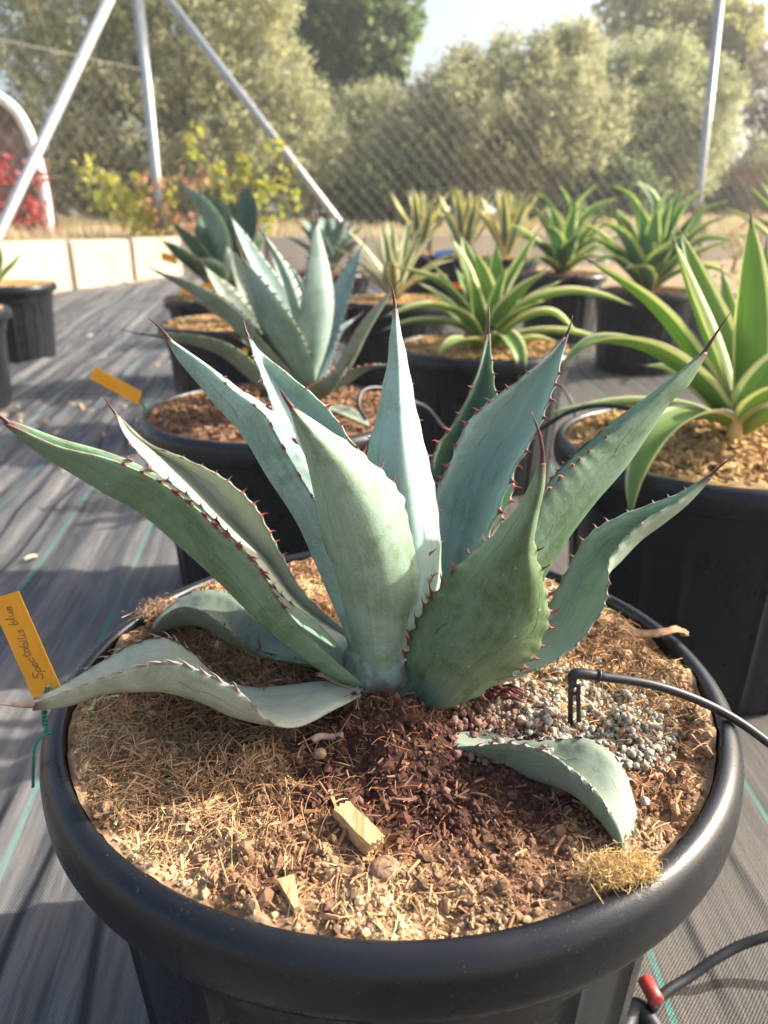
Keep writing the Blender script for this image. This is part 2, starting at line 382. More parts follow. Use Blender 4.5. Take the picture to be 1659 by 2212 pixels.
POTS = {
 'main': (MC, 'biggest black pot, at the front, holding the blue-green toothed agave'),
 'second': (solve_pot(604, 880), 'black pot with brown soil just behind the front pot, left of centre'),
 'third': (solve_pot(506, 694), 'black pot with golden straw-coloured soil, third back in the left row'),
 'fourth': (solve_pot(478, 640), 'black pot with orange tags under the dark green agave in the left row'),
 'fifth': (solve_pot(712, 588), 'far black pot under the small dark blue agave near the long pole foot'),
 'pale': (solve_pot(852, 645), 'black pot under the small cream striped agave, behind the tallest leaf'),
 'mid': (solve_pot(1045, 745), 'black pot under the spreading green and yellow agave in the middle'),
 'yel1': (solve_pot(905, 549), 'far black pot with the leftmost upright yellow striped agave'),
 'yel2': (solve_pot(1002, 552), 'far black pot with the middle upright yellow striped agave'),
 'yel3': (solve_pot(1092, 556), 'far black pot with the rightmost upright yellow striped agave'),
 'back8': (solve_pot(1215, 590), 'black pot under the smaller bushy green agave in the back row'),
 'back7': (solve_pot(1395, 626), 'black pot under the larger bushy green agave in the back row'),
 'right': (solve_pot(1553, 950), 'large black pot at the right edge, ribbed side in shade behind the front pot'),
 'edge': (solve_pot(1735, 610), 'black pot mostly outside the right edge under a green leaved agave'),
 'farleft': (solve_pot(8, 612), 'lone black pot standing by the pale block wall at far left'),
 'leftedge': (solve_pot(-135, 668), 'black pot cut off by the left edge of the view'),
}
pot0 = None; POT = {}
for k, (loc, lab) in POTS.items():
    if pot0 is None: pot0 = o = make_pot(lab, loc)
    else:
        o = pot0.copy(); C.objects.link(o); o['label'] = lab; o.location = loc
        for ch in list(pot0.children):
            c = ch.copy(); C.objects.link(c); c.parent = o
        o.rotation_euler = (0, 0, random.uniform(0, 6))
    POT[k] = o

# ------------------------------------------------------------------ soils
M_soil = attrmat('soil', 0.95, 0.1, 0.45, 260, bump=0.5)
M_crumb = attrmat('crumbs_and_fibre', 0.9, 0.15, 0.25, 500)
def soil_h(x, y):
    """height of the soil of the main pot above the rim plane"""
    dx, dy = x-MC[0], y-MC[1]; r = np.hypot(dx, dy)
    h = -0.0105 + 0.006*np.exp(-(r/0.16)**2)
    h = h + 0.026*np.exp(-(((x-0.008)/0.046)**2+((y-0.512)/0.040)**2))        # mound at the foot of the plant
    h = h + 0.016*np.exp(-(((x+0.17)/0.05)**2+((y-0.70)/0.06)**2))             # coir heaped back left
    h = h + 0.006*(vnoise(x, y, 30, 20)-0.5)*2 + 0.004*(vnoise(x, y, 80, 21)-0.5)*2 + 0.002*(vnoise(x, y, 190, 22)-0.5)*2
    return h
def wet(x, y):
    """1 where the soil is dark and moist, 0 where it is dry straw and crumbs"""
    w = np.exp(-(((x-0.02)/0.095)**2+((y-0.465)/0.068)**2)) + 0.75*np.exp(-(((x-0.13)/0.09)**2+((y-0.445)/0.045)**2)) + 0.9*np.exp(-(((x-0.0)/0.07)**2+((y-0.53)/0.05)**2))
    w = w + 0.35*np.exp(-(((x-0.18)/0.07)**2+((y-0.60)/0.10)**2)) + 0.45*np.exp(-(((x+0.13)/0.09)**2+((y-0.62)/0.09)**2))
    return np.clip(w*1.25 + (vnoise(x, y, 22, 30)-0.5)*0.7 + (vnoise(x, y, 60, 31)-0.45)*0.5, 0, 1)
DRY = np.array([0.59, 0.395, 0.225]); MOIST = np.array([0.105, 0.048, 0.034]); REDB = np.array([0.23, 0.105, 0.058])
def soil_cols(w, n, var=0.35):
    c = DRY*(1-w)[:, None] + MOIST*w[:, None]
    mid = (4*w*(1-w))[:, None]*0.55; c = c*(1-mid) + REDB*mid
    return np.clip(c*np.clip(rng.normal(1, var, n), 0.35, 1.8)[:, None], 0, .8)
def ribbon_template(seg=4, bend=0.25, w=0.05):
    s = np.linspace(-0.5, 0.5, seg+1); z = bend*(0.25-s*s); V = []
    for a, b in zip(s, z): V += [(a, -w, b), (a, 0, b+w*0.9), (a, w, b)]
    Fc = []
    for i in range(seg):
        for k in range(3):
            k2 = (k+1) % 3; Fc.append((i*3+k, i*3+k2, (i+1)*3+k2, (i+1)*3+k))
    return np.array(V), np.array(Fc)
BX = np.array([(a, b, c) for a in (-.5, .5) for b in (-.5, .5) for c in (-.5, .5)]); BXF = np.array([(0, 1, 3, 2), (4, 6, 7, 5), (0, 4, 5, 1), (2, 3, 7, 6), (0, 2, 6, 4), (1, 5, 7, 3)])

def main_soil():
    # surface
    k = 260; nr = 150; ang = np.arange(k)*2*PI/k; rr = np.linspace(0.0, 0.2735, nr)
    X = MC[0] + np.outer(rr, np.cos(ang)); Y = MC[1] + np.outer(rr, np.sin(ang)); x = X.ravel(); y = Y.ravel()
    z = PZ + soil_h(x, y) + 0.0022*rng.random(len(x)); w = wet(x, y)
    col = soil_cols(w, len(x), 0.2)*0.75
    o = mesh('potting_soil', np.stack([x, y, z], -1), grid_faces(k, nr, True), M_soil, col=col)
    tag(o, 'dark brown potting soil filling the front pot around the toothed agave', 'soil', kind='stuff')
    parts = []
    def pts(n, rmax=0.269):
        a = rng.random(n)*2*PI; r = rmax*np.sqrt(rng.random(n)); x = MC[0]+r*np.cos(a); y = MC[1]+r*np.sin(a); return x, y
    # crumbs
    for n, s0, s1 in ((42000, .0006, .0017), (7000, .0014, .0030), (260, .003, .0055)):
        x, y = pts(n); w = wet(x, y); s = rng.uniform(s0, s1, n); z = PZ+soil_h(x, y)+s*0.6
        c = soil_cols(w, n, 0.4); tv = ICO1*(1+0.35*(rng.random(len(ICO1))[:, None]-0.5))
        parts.append(scatter(tv, ICO1F, np.stack([x, y, z], -1), rot_mats(n), s[:, None]*rng.uniform(.45, 1.5, (n, 3)), c))
    mesh_tri = stack_arr(parts)
    o = mesh('soil_crumbs', mesh_tri[0], mesh_tri[1], M_crumb, smooth=False, col=mesh_tri[2])
    tag(o, 'loose brown crumbs and grit scattered over the soil of the front pot', 'soil crumbs', kind='stuff')
    # fibres
    parts = []
    for n, l0, l1, wd, bend, sel in ((7500, .003, .010, .055, .3, 0), (3400, .010, .030, .010, .8, 1), (1700, .005, .016, .08, .15, 0)):
        x, y = pts(n*2, 0.264); w = wet(x, y); keep = rng.random(n*2) < (1.05-w*0.85)*(np.where(x < 0.03, 1.0, 0.55))*np.where(y < .40, .5, 1); x, y, w = x[keep][:n], y[keep][:n], w[keep][:n]; n = len(x)
        l = rng.uniform(l0, l1, n); TV, TF = ribbon_template(5, bend, wd)
        z = PZ+soil_h(x, y)+0.001+rng.random(n)*0.0035
        c = soil_cols(w*0.8, n, 0.3)*np.array([1.12, 1.03, 0.9])*1.2
        rm = rot_mats(n, 0.16 if not sel else 0.25)
        parts.append(scatter(TV, TF, np.stack([x, y, z], -1), rm, l, np.clip(c, 0, .75)))
    # wood slivers
    n = 1700; x, y = pts(n, 0.262); w = wet(x, y); l = rng.uniform(.003, .010, n)*rng.uniform(.6, 1.5, n)
    sc = np.stack([l, l*rng.uniform(.12, .3, n), l*rng.uniform(.06, .14, n)], -1); z = PZ+soil_h(x, y)+0.002+rng.random(n)*.002
    BT = BX*np.array([1, 1, 1]); BT[:4, 1:] *= .35; BT[4:, 1] += .2; parts.append(scatter(BT, BXF, np.stack([x, y, z], -1), rot_mats(n, 0.22), sc, np.clip(soil_cols(w*0.8, n, 0.3)*1.1, 0, .6)))
    # matted coir heap at the back left and right rims
    for cx, cy, sx, sy, n, br in ((-0.195, 0.655, .035, .05, 1500, .8), (0.232, 0.60, .022, .05, 700, .85), (-0.12, 0.57, .06, .05, 900, .7), (-.17, .47, .05, .04, 1500, 1.1)):
        x = rng.normal(cx, sx, n); y = rng.normal(cy, sy, n); k = np.hypot(x-MC[0], y-MC[1]) < 0.26; x, y = x[k], y[k]; n = len(x)
        TV, TF = ribbon_template(5, .5, .022); l = rng.uniform(.008, .028, n); z = PZ+soil_h(x, y)+rng.random(n)*.008
        c = np.array([.36, .22, .12])*br*np.clip(rng.normal(1, .3, n), .4, 1.8)[:, None]
        parts.append(scatter(TV, TF, np.stack([x, y, z], -1), rot_mats(n, 0.4), l, c))
    a = stack_arr(parts)
    o = mesh('coir_fibre', a[0], a[1], M_crumb, smooth=False, col=a[2])
    tag(o, 'tangled tan coir fibres and wood slivers strewn over the front pot soil', 'coir fibre', kind='stuff')
    # pumice
    n = 4200; x = rng.normal(.158, .038, n); y = rng.normal(.528, .030, n); 
    x2 = rng.normal(.085, .03, 600); y2 = rng.normal(.515, .022, 600); x = np.concatenate([x, x2]); y = np.concatenate([y, y2])
    x3, y3 = pts(120); x = np.concatenate([x, x3]); y = np.concatenate([y, y3])
    k = (np.hypot(x-MC[0], y-MC[1]) < 0.245) & (y > 0.475-0.2*(np.arange(len(x)) > 4799)) & ~((np.abs(x-.0) < .055) & (np.arange(len(x)) < 4800)); x, y = x[k], y[k]
    # simple relaxation so that grains rarely overlap
    px, py, ps = [], [], []
    cell = {}
    for a, b in zip(x, y):
        s = .0012 + .0024*random.random()**1.5; key = (int(a/.01), int(b/.01)); ok = True
        for i in (-1, 0, 1):
            for j in (-1, 0, 1):
                for (p, q, r) in cell.get((key[0]+i, key[1]+j), ()):
                    if (p-a)**2+(q-b)**2 < (0.66*(r+s))**2: ok = False
        if ok: cell.setdefault(key, []).append((a, b, s)); px.append(a); py.append(b); ps.append(s)
    x, y, s = np.array(px), np.array(py), np.array(ps); n = len(x)
    red = np.clip((0.135-x)/0.045 + rng.normal(0, .5, n), 0, 1)[:, None]
    c = (np.array([.62, .57, .46])*(1-red) + np.array([.36, .21, .16])*red)*np.clip(rng.normal(1, .2, n), .5, 1.5)[:, None]
    pv = []
    for q in range(4):
        k_ = np.arange(n) % 4 == q; tv = ICO2*(1+0.85*(vnoise(ICO2[:, 0]*1.6+ICO2[:, 2]*1.3, ICO2[:, 1]*1.6-ICO2[:, 2], 1.5, 44+q)[:, None]-0.5))
        pv.append(scatter(tv, ICO2F, np.stack([x, y, PZ+soil_h(x, y)+s*.55+.0024], -1)[k_], rot_mats(k_.sum()), (s[:, None]*rng.uniform(.8, 1.2, (n, 3)))[k_], c[k_]))
    V, Fc, cc = stack_arr(pv)
    V = V + (rng.random(V.shape)-.5)*.00035
    o = mesh('pumice_gravel', V, Fc, attrmat('pumice', .95, .1, .45, 900, bump=.8), smooth=True, col=cc)
    tag(o, 'pale grey and reddish pumice pebbles around the black drip stake', 'gravel', kind='stuff')
main_soil()

def soil_other():
    k = 90; nr = 40; ang = np.arange(k)*2*PI/k; rr = np.linspace(0, .2735, nr)
    x = np.outer(rr, np.cos(ang)).ravel(); y = np.outer(rr, np.sin(ang)).ravel()
    variants = {}
    for nm, base in (('brown', (.25, .14, .08)), ('gold', (.46, .29, .13))):
        parts = []
        z = PZ-.014+.012*vnoise(x, y, 25, 50)+.005*vnoise(x, y, 70, 51)
        col = np.array(base)*(0.6+0.8*vnoise(x, y, 40, 52))[:, None]
        parts.append((np.stack([x, y, z], -1), grid_faces(k, nr, True), col))
        n = 1600; a = rng.random(n)*2*PI; r = .255*np.sqrt(rng.random(n)); px, py = r*np.cos(a), r*np.sin(a)
        l = rng.uniform(.006, .022, n); sc = np.stack([l, l*rng.uniform(.2, .5, n), l*rng.uniform(.1, .4, n)], -1)
        parts.append(scatter(BX, BXF, np.stack([px, py, np.full(n, PZ-.002)], -1), rot_mats(n, .25), sc, np.array(base)*np.clip(rng.normal(1.2, .45, n), .3, 2.2)[:, None]))
        variants[nm] = stack_arr(parts)
    firsts = {}
    for kk, (loc, lab) in POTS.items():
        if kk == 'main': continue
        nm = 'brown' if kk in ('second', 'fifth', 'back8', 'back7') else 'gold'
        if nm not in firsts:
            v = variants[nm]; o = mesh('potting_soil', v[0], v[1], M_soil, smooth=False, col=v[2]); firsts[nm] = o
        else: o = firsts[nm].copy(); C.objects.link(o)
        o.location = loc; o.rotation_euler = (0, 0, random.uniform(0, 6))
        tag(o, ('brown' if nm == 'brown' else 'straw coloured') + ' soil in the ' + lab.replace('just ', '')[:70].rsplit(' ', 1)[0] if False else None, 'soil', kind='stuff')
        o['label'] = {'second': 'reddish brown soil with gravel in the second black pot', 'third': 'golden straw coloured soil in third pot of the left row',
            'fourth': 'straw coloured soil below the dark green agave', 'fifth': 'brown soil below the small far dark blue agave', 'pale': 'tan soil below the small cream striped agave',
            'mid': 'golden soil below the spreading green and yellow agave', 'yel1': 'soil of the leftmost yellow striped agave', 'yel2': 'soil of the middle yellow striped agave',
            'yel3': 'soil of the rightmost yellow striped agave', 'back8': 'brown soil below the smaller bushy green back row agave', 'back7': 'brown soil below the larger bushy green back row agave',
            'right': 'golden bark-like soil in the large pot at the right edge', 'edge': 'soil of the pot mostly outside the right edge', 'farleft': 'golden soil in the lone pot by the wall', 'leftedge': 'soil in the pot cut off by the left edge'}[kk]
soil_other()

# ------------------------------------------------------------------ agave leaves of the front plant
GLAU = (0.32, 0.435, 0.395); GREEN = (0.075, 0.135, 0.055)
M_spine = None
def spine_mat():
    t = NT('spine'); c = t.mix(t.ramp(t.noise(120), (.35, .65)), (0.06, 0.022, 0.022), (0.12, 0.038, 0.033)); return t.bsdf(c, 0.45, 0.4)
M_spine = spine_mat()
M_tooth = simple('tooth_red', (0.19, 0.048, 0.045), 0.5, 0.4, 0.4, 200)
M_tooth_grey = simple('tooth_grey', (0.30, 0.24, 0.22), 0.6, 0.3, 0.4, 200)
M_spine_dry = simple('spine_dry', (0.36, 0.25, 0.19), 0.7, 0.3, 0.35, 150)

def fleshy_leaf(parent, stations, tip, mat, teeth=1.0, tooth_mat=None, spine_m=None, thick=0.0065, nu=17, nv=150, spine_r=0.0026, tooth_len=0.0065,
                tooth_from=0.12, tooth_to=0.93, hook=-0.35, scal=0.0022, spacing=0.017, seed=1, label=None, both=(1, 1), flat=0.0):
    """stations: rows of ((lx,ly,lY),(mx,my,mY),(rx,ry,rY)) from base to tip: the two margins and the keel"""
    rs = np.random.default_rng(seed)
    S = np.array([np.concatenate([at(*s[0]), at(s[1][0], s[1][1], s[1][2]*(1-flat)+flat*(s[0][2]+s[2][2])/2), at(*s[2])]) for s in stations])
    S = catmull(S, nv); Lc, Mc, Rc = S[:, :3], S[:, 3:6], S[:, 6:9]
    v = np.linspace(0, 1, nv)
    arc = np.concatenate([[0], np.cumsum(np.linalg.norm(np.diff(Mc, axis=0), axis=1))]); total = arc[-1]
    Tn = nrm(np.gradient(Mc, axis=0)); chord = nrm(Rc-Lc); N = nrm(np.cross(Tn, chord))
    sgn = 1.0 if np.sum(N*((Lc+Rc)/2-Mc)) > 0 else -1.0; N = N*sgn
    # margin teeth positions and scallops
    teeth_pos = [[], []]; off = [np.zeros(nv), np.zeros(nv)]
    for e in (0, 1):
        if not both[e] or not teeth: continue
        s = total*tooth_from + rs.uniform(0, spacing)
        while s < total*tooth_to:
            f = s/total; ln = tooth_len*(0.45+0.75*math.sin(PI*min(1, max(0, (f-0.05)/0.95)))**0.7)*rs.uniform(.8, 1.15)
            teeth_pos[e].append((s, ln)); 
            off[e] += np.exp(-((arc-s)/(spacing*0.30))**2)*scal*min(1, ln/tooth_len)
            s += spacing*rs.uniform(.72, 1.3)
    u = np.linspace(-1, 1, nu)
    q0 = (u*(u-1)/2)[None, :, None]; q1 = (1-u*u)[None, :, None]; q2 = (u*(u+1)/2)[None, :, None]
    Qs = Lc[:, None]*q0 + Mc[:, None]*q1 + Rc[:, None]*q2
    pw = np.abs(u)**9
    Qs = Qs + chord[:, None]*(pw*(u > 0)*off[1][:, None] - pw*(u < 0)*off[0][:, None])[..., None]
    Lq, Rq = Qs[:, 0], Qs[:, -1]
    # slight irregular undulation of the blade
    und = (vnoise(np.repeat(u[None]*1.5, nv, 0)+seed, np.repeat(v[:, None]*6, nu, 1)+seed*3, 1.0, seed)-0.5)*0.0045*(1-np.exp(-v*6))[:, None]*(1-u**2)[None]
    width = np.linalg.norm(Rc-Lc, axis=1); wf = np.clip(width/width.max(), 0.15, 1)
    Qs = Qs + N[:, None]*(und*wf[:, None])[..., None]
    # true surface normal
    dU = np.gradient(Qs, axis=1); dV = np.gradient(Qs, axis=0); NN = nrm(np.cross(dV, dU))
    if np.sum(NN*N[:, None]) < 0: NN = -NN
    th = thick*(1.7-1.0*v)*(0.35+0.65*wf); prof = np.maximum(0, 1-np.abs(u)**2.2)
    Up = Qs + NN*(th[:, None]*prof[None])[..., None] + NN*0.0007
    Lo = Qs - NN*0.0007
    n2 = 2*nu; ring = np.concatenate([Lo, Up[:, ::-1]], axis=1).reshape(-1, 3)
    uu = np.concatenate([(u+1)/2, ((u+1)/2)[::-1]]); ff = np.concatenate([np.zeros(nu), np.ones(nu)])
    uv = np.stack([np.tile(uu, nv), np.repeat(v, n2), np.tile(ff, nv)], -1)
    Fc = [tuple(f) for f in grid_faces(n2, nv, True)] + [tuple(range((nv-1)*n2, nv*n2))]
    lf = mesh('leaf', ring, Fc, mat, parent, uv=uv); sub(lf, parent)
    if label: lf['label'] = label
    if tip is not None:
        tp = at(*tip); mid = (Lc[-1]+Mc[-1]+Rc[-1])/3; d = tp-mid; ctrl = mid + nrm(Tn[-1])*np.linalg.norm(d)*0.45
        tt = np.linspace(0, 1, 12)[:, None]; P = (1-tt)**2*mid + 2*tt*(1-tt)*ctrl + tt**2*tp; P = np.vstack([mid-Tn[-1]*0.006, P])
        spine_r = spine_r*.78
        r = np.interp(np.linspace(0, 1, 13), [0, .08, .25, .7, 1], [spine_r*.9, spine_r, spine_r*.85, spine_r*.42, 0.0002])
        mesh('terminal_spine', *tube(P, r, 10), spine_m or M_spine, lf)
    if teeth:
        parts = []
        for e, E, sg in ((0, Lq, -1), (1, Rq, 1)):
            for s, ln in teeth_pos[e]:
                i = int(np.clip(np.searchsorted(arc, s), 1, nv-2)); p = E[i]; t_ = nrm(E[i+1]-E[i-1])
                outw = nrm(nrm(E[i]-Mc[i])*.35 + chord[i]*sg*.8); outw = nrm(outw - t_*np.dot(outw, t_)); up = NN[i, 0 if e == 0 else -1]
                o1 = nrm(outw + up*0.25)
                hk = hook + rs.uniform(-.25, .25)
                q = [p - outw*0.0012, p + o1*ln*0.35 - t_*hk*0.0, p + o1*ln*0.75 + t_*hk*ln*0.35, p + o1*ln*0.95 + t_*hk*ln*0.95]
                P = catmull(np.array(q), 7); T = nrm(np.gradient(P, axis=0)); kk = 6; Vv = []
                ra = np.interp(np.linspace(0, 1, 7), [0, .25, .6, 1], [.30, .155, .08, .008])*ln
                for jj in range(7):
                    A = nrm(t_ - T[jj]*np.dot(t_, T[jj])); B = np.cross(T[jj], A)
                    el = 1.9 if jj == 0 else (1.35 if jj == 1 else 1.0)
                    for a in range(kk):
                        an = a*2*PI/kk; Vv.append(P[jj] + ra[jj]*(el*math.cos(an)*A + 0.6*math.sin(an)*B))
                parts.append((np.array(Vv), [tuple(f) for f in grid_faces(kk, 7, True)]))
        if teeth == 2:
            for p_ in parts: mesh('tooth', *p_, tooth_mat or M_tooth, lf)
        elif parts: tag(mesh('marginal_teeth', *join(parts), tooth_mat or M_tooth, lf), kind='stuff')
    return lf

ag = root('agave', 'large blue-green agave with red-toothed leaves in the big front pot', 'agave', (0.0, 0.59, PZ), 'potted agaves')
mA = leaf_mat('leaf_blue', GLAU, GREEN, 0.95, seed=1.0); mB = leaf_mat('leaf_blue_rubbed', (0.33, 0.43, 0.355), (0.10, 0.17, 0.05), 0.76, seed=2.3, imprint=.35)
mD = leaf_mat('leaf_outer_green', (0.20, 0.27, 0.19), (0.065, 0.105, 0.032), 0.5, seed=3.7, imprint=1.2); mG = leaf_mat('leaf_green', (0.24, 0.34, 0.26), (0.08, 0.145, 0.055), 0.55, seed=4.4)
mP = leaf_mat('leaf_pale_old', (0.40, 0.42, 0.335), (0.20, 0.24, 0.14), 0.66, seed=5.2, fb=.35, marg=(.22, .16, .13), imprint=.6); mH = leaf_mat('leaf_right', (0.34, 0.44, 0.35), (0.12, 0.19, 0.09), 0.8, seed=6.1)
mN = leaf_mat('leaf_low', (0.22, 0.26, 0.205), (0.11, 0.145, 0.08), 0.42, seed=7.7, marg=(.1, .07, .07), imprint=0, fb=.5)

def S_(*rows): return [((a, b, c), (d, e, f), (g, h, i)) for (a, b, c, d, e, f, g, h, i) in rows]
# K: back left, behind the long left one
fleshy_leaf(ag, S_(
 (800, 1440, .600, 820, 1440, .630, 850, 1440, .600),
 (735, 1250, .625, 790, 1240, .655, 850, 1230, .635),
 (660, 1060, .640, 735, 1045, .675, 812, 1035, .650),
 (612, 945, .648, 680, 925, .680, 755, 950, .660),
 (580, 853, .655, 625, 860, .682, 698, 876, .668),
 (557, 790, .660, 575, 800, .678, 618, 806, .672),
 (541, 745, .668, 549, 752, .674, 560, 756, .676),
 (535, 728, .672, 537, 730, .674, 541, 731, .674)), (527, 686, .68), mA, seed=11, spacing=.021, tooth_from=.35, spine_r=.0018)
# F: dark leaf at the back, right of centre
fleshy_leaf(ag, S_(
 (900, 1430, .605, 925, 1430, .63, 950, 1430, .605),
 (915, 1200, .650, 985, 1200, .690, 1050, 1180, .655),
 (930, 1035, .680, 1015, 1030, .725, 1108, 1040, .690),
 (945, 965, .690, 1020, 950, .735, 1092, 950, .700),
 (980, 915, .700, 1030, 880, .735, 1072, 865, .710),
 (1020, 838, .710, 1042, 820, .732, 1063, 810, .716),
 (1040, 775, .718, 1049, 765, .728, 1060, 765, .722),
 (1050, 722, .724, 1054, 718, .727, 1058, 722, .726)), (1057, 658, .735), mG, seed=12, spacing=.019, tooth_from=.3, spine_r=.0018)
# E: broad blue leaf back right, inner face to the camera
fleshy_leaf(ag, S_(
 (885, 1440, .598, 910, 1445, .620, 950, 1440, .595),
 (915, 1280, .628, 960, 1290, .652, 1000, 1290, .615),
 (940, 1075, .652, 1005, 1110, .690, 1062, 1135, .640),
 (975, 1000, .662, 1040, 1030, .700, 1108, 1020, .650),
 (1008, 920, .668, 1085, 950, .705, 1155, 935, .660),
 (1070, 860, .674, 1130, 870, .704, 1186, 860, .670),
 (1130, 816, .680, 1172, 800, .702, 1204, 806, .680),
 (1182, 768, .688, 1203, 757, .699, 1216, 762, .690),
 (1218, 728, .694, 1222, 725, .698, 1227, 722, .697)), (1237, 681, .70), mA, seed=13, spacing=.020, tooth_from=.38, spine_r=.0019)
# M: pale leaf at the back left
fleshy_leaf(ag, S_(
 (770, 1450, .598, 790, 1430, .60, 800, 1415, .615),
 (700, 1405, .600, 725, 1385, .640, 750, 1365, .640),
 (600, 1300, .625, 640, 1310, .665, 660, 1285, .660),
 (520, 1205, .640, 565, 1210, .690, 604, 1195, .680),
 (430, 1110, .655, 480, 1110, .705, 545, 1090, .690),
 (365, 1050, .665, 410, 1035, .712, 478, 1032, .695),
 (312, 992, .675, 345, 985, .712, 400, 992, .700),
 (270, 940, .690, 285, 942, .710, 318, 956, .705),
 (250, 896, .705, 252, 899, .708, 256, 899, .708)), (215, 842, .72), mP, seed=14, spacing=.016, tooth_from=.25, spine_r=.0018, tooth_len=.0055, label='pale grey-green leaf curving away to the left')
# C: long blue leaf to the upper left
fleshy_leaf(ag, S_(
 (835, 1440, .590, 795, 1470, .570, 790, 1440, .572),
 (805, 1290, .600, 722, 1300, .578, 760, 1300, .566),
 (745, 1140, .612, 655, 1150, .590, 700, 1120, .570),
 (690, 1040, .620, 582, 1040, .600, 650, 1030, .580),
 (650, 972, .624, 530, 950, .606, 604, 950, .586),
 (585, 885, .628, 474, 882, .612, 568, 890, .594),
 (520, 842, .630, 430, 825, .618, 505, 842, .602),
 (445, 785, .630, 386, 773, .622, 440, 786, .612),
 (368, 733, .628, 361, 731, .625, 365, 735, .624)), (320, 687, .63), mA, seed=15, spacing=.022, tooth_from=.4, spine_r=.0022, nu=21, label='long blue-green leaf reaching to the upper left')
# A: tall leaf in the middle
fleshy_leaf(ag, S_(
 (840, 1450, .600, 870, 1450, .565, 905, 1450, .600),
 (815, 1250, .610, 885, 1250, .560, 949, 1255, .612),
 (795, 1100, .615, 880, 1100, .560, 941, 1085, .615),
 (795, 985, .618, 868, 985, .570, 922, 990, .618),
 (815, 905, .618, 862, 900, .580, 899, 895, .618),
 (836, 800, .618, 860, 800, .594, 881, 795, .618),
 (846, 720, .616, 856, 718, .604, 866, 725, .616),
 (850, 668, .612, 853, 667, .609, 857, 668, .612)), (843, 607, .61), mA, seed=16, spacing=.026, tooth_from=.3, spine_r=.0022, tooth_len=.004, scal=.001, label='tallest upright leaf in the middle of the plant')
# G: long green leaf to the upper right
fleshy_leaf(ag, S_(
 (930, 1450, .585, 985, 1480, .560, 930, 1480, .555),
 (1030, 1250, .605, 1120, 1330, .575, 1060, 1260, .560),
 (1178, 1050, .630, 1208, 1200, .592, 1160, 1090, .570),
 (1232, 990, .636, 1290, 1080, .604, 1239, 1005, .580),
 (1279, 948, .640, 1352, 1005, .612, 1281, 968, .588),
 (1330, 906, .642, 1396, 938, .616, 1338, 922, .596),
 (1385, 866, .642, 1440, 872, .620, 1396, 874, .604),
 (1450, 817, .640, 1488, 827, .624, 1452, 822, .613),
 (1520, 756, .632, 1527, 762, .629, 1522, 760, .627)), (1579, 674, .635), mG, seed=17, teeth=2, scal=.0012, tooth_len=.0065, spacing=.016, tooth_from=.35, tooth_to=.75, spine_r=.0024, nu=21, label='long green leaf reaching to the upper right')
# H: right leaf, low then rising
fleshy_leaf(ag, S_(
 (905, 1470, .572, 930, 1500, .565, 900, 1500, .553),
 (1060, 1420, .585, 1100, 1460, .572, 1090, 1466, .545),
 (1155, 1360, .600, 1200, 1400, .585, 1224, 1409, .548),
 (1196, 1290, .608, 1250, 1330, .600, 1294, 1325, .558),
 (1235, 1217, .612, 1280, 1250, .612, 1312, 1262, .566),
 (1270, 1160, .612, 1335, 1210, .612, 1314, 1209, .572),
 (1330, 1120, .610, 1385, 1163, .610, 1360, 1150, .578),
 (1400, 1092, .606, 1432, 1129, .606, 1412, 1112, .584),
 (1465, 1067, .602, 1484, 1088, .601, 1470, 1078, .590),
 (1530, 1026, .598, 1536, 1032, .598, 1533, 1030, .596)), (1594, 981, .60), mH, seed=18, spacing=.014, tooth_from=.25, spine_r=.0017, tooth_len=.0055, tooth_mat=M_tooth_grey, nu=21, label='leaf curving right with pale grey teeth')
# N: low leaf on the soil behind
fleshy_leaf(ag, S_(
 (700, 1400, .60, 700, 1440, .590, 690, 1435, .585),
 (620, 1385, .628, 610, 1425, .612, 615, 1425, .600),
 (556, 1337, .660, 560, 1411, .628, 566, 1407, .618),
 (500, 1287, .690, 500, 1384, .645, 500, 1365, .625),
 (445, 1275, .700, 440, 1352, .655, 442, 1323, .632),
 (395, 1290, .700, 398, 1350, .660, 398, 1311, .638),
 (352, 1322, .685, 358, 1360, .660, 356, 1328, .645),
 (328, 1352, .672, 330, 1374, .662, 326, 1362, .655)), None, mN, seed=19, spacing=.012, tooth_from=.25, tooth_len=.0035, tooth_mat=M_tooth_grey, label='dark low leaf arching down onto the soil at the back')
# L: long dark leaf to the left
fleshy_leaf(ag, S_(
 (800, 1450, .580, 790, 1486, .555, 786, 1478, .548),
 (748, 1410, .600, 735, 1471, .555, 735, 1436, .542),
 (685, 1345, .615, 640, 1410, .560, 658, 1365, .538),
 (612, 1290, .612, 545, 1327, .562, 600, 1293, .536),
 (560, 1225, .600, 470, 1253, .560, 558, 1224, .532),
 (482, 1140, .588, 385, 1176, .556, 478, 1147, .528),
 (400, 1066, .576, 300, 1102, .550, 400, 1078, .524),
 (320, 1014, .562, 215, 1057, .540, 318, 1026, .520),
 (235, 978, .545, 130, 1007, .528, 230, 990, .515),
 (130, 948, .525, 70, 967, .516, 125, 964, .508),
 (25, 908, .508, 8, 913, .505, 18, 916, .504)), (-40, 868, .50), mG, seed=20, teeth=2, scal=.0012, tooth_len=.0075, spacing=.016, tooth_from=.28, tooth_to=.83, spine_r=.0024, nu=21, thick=.006, label='long dark green leaf reaching the left edge')
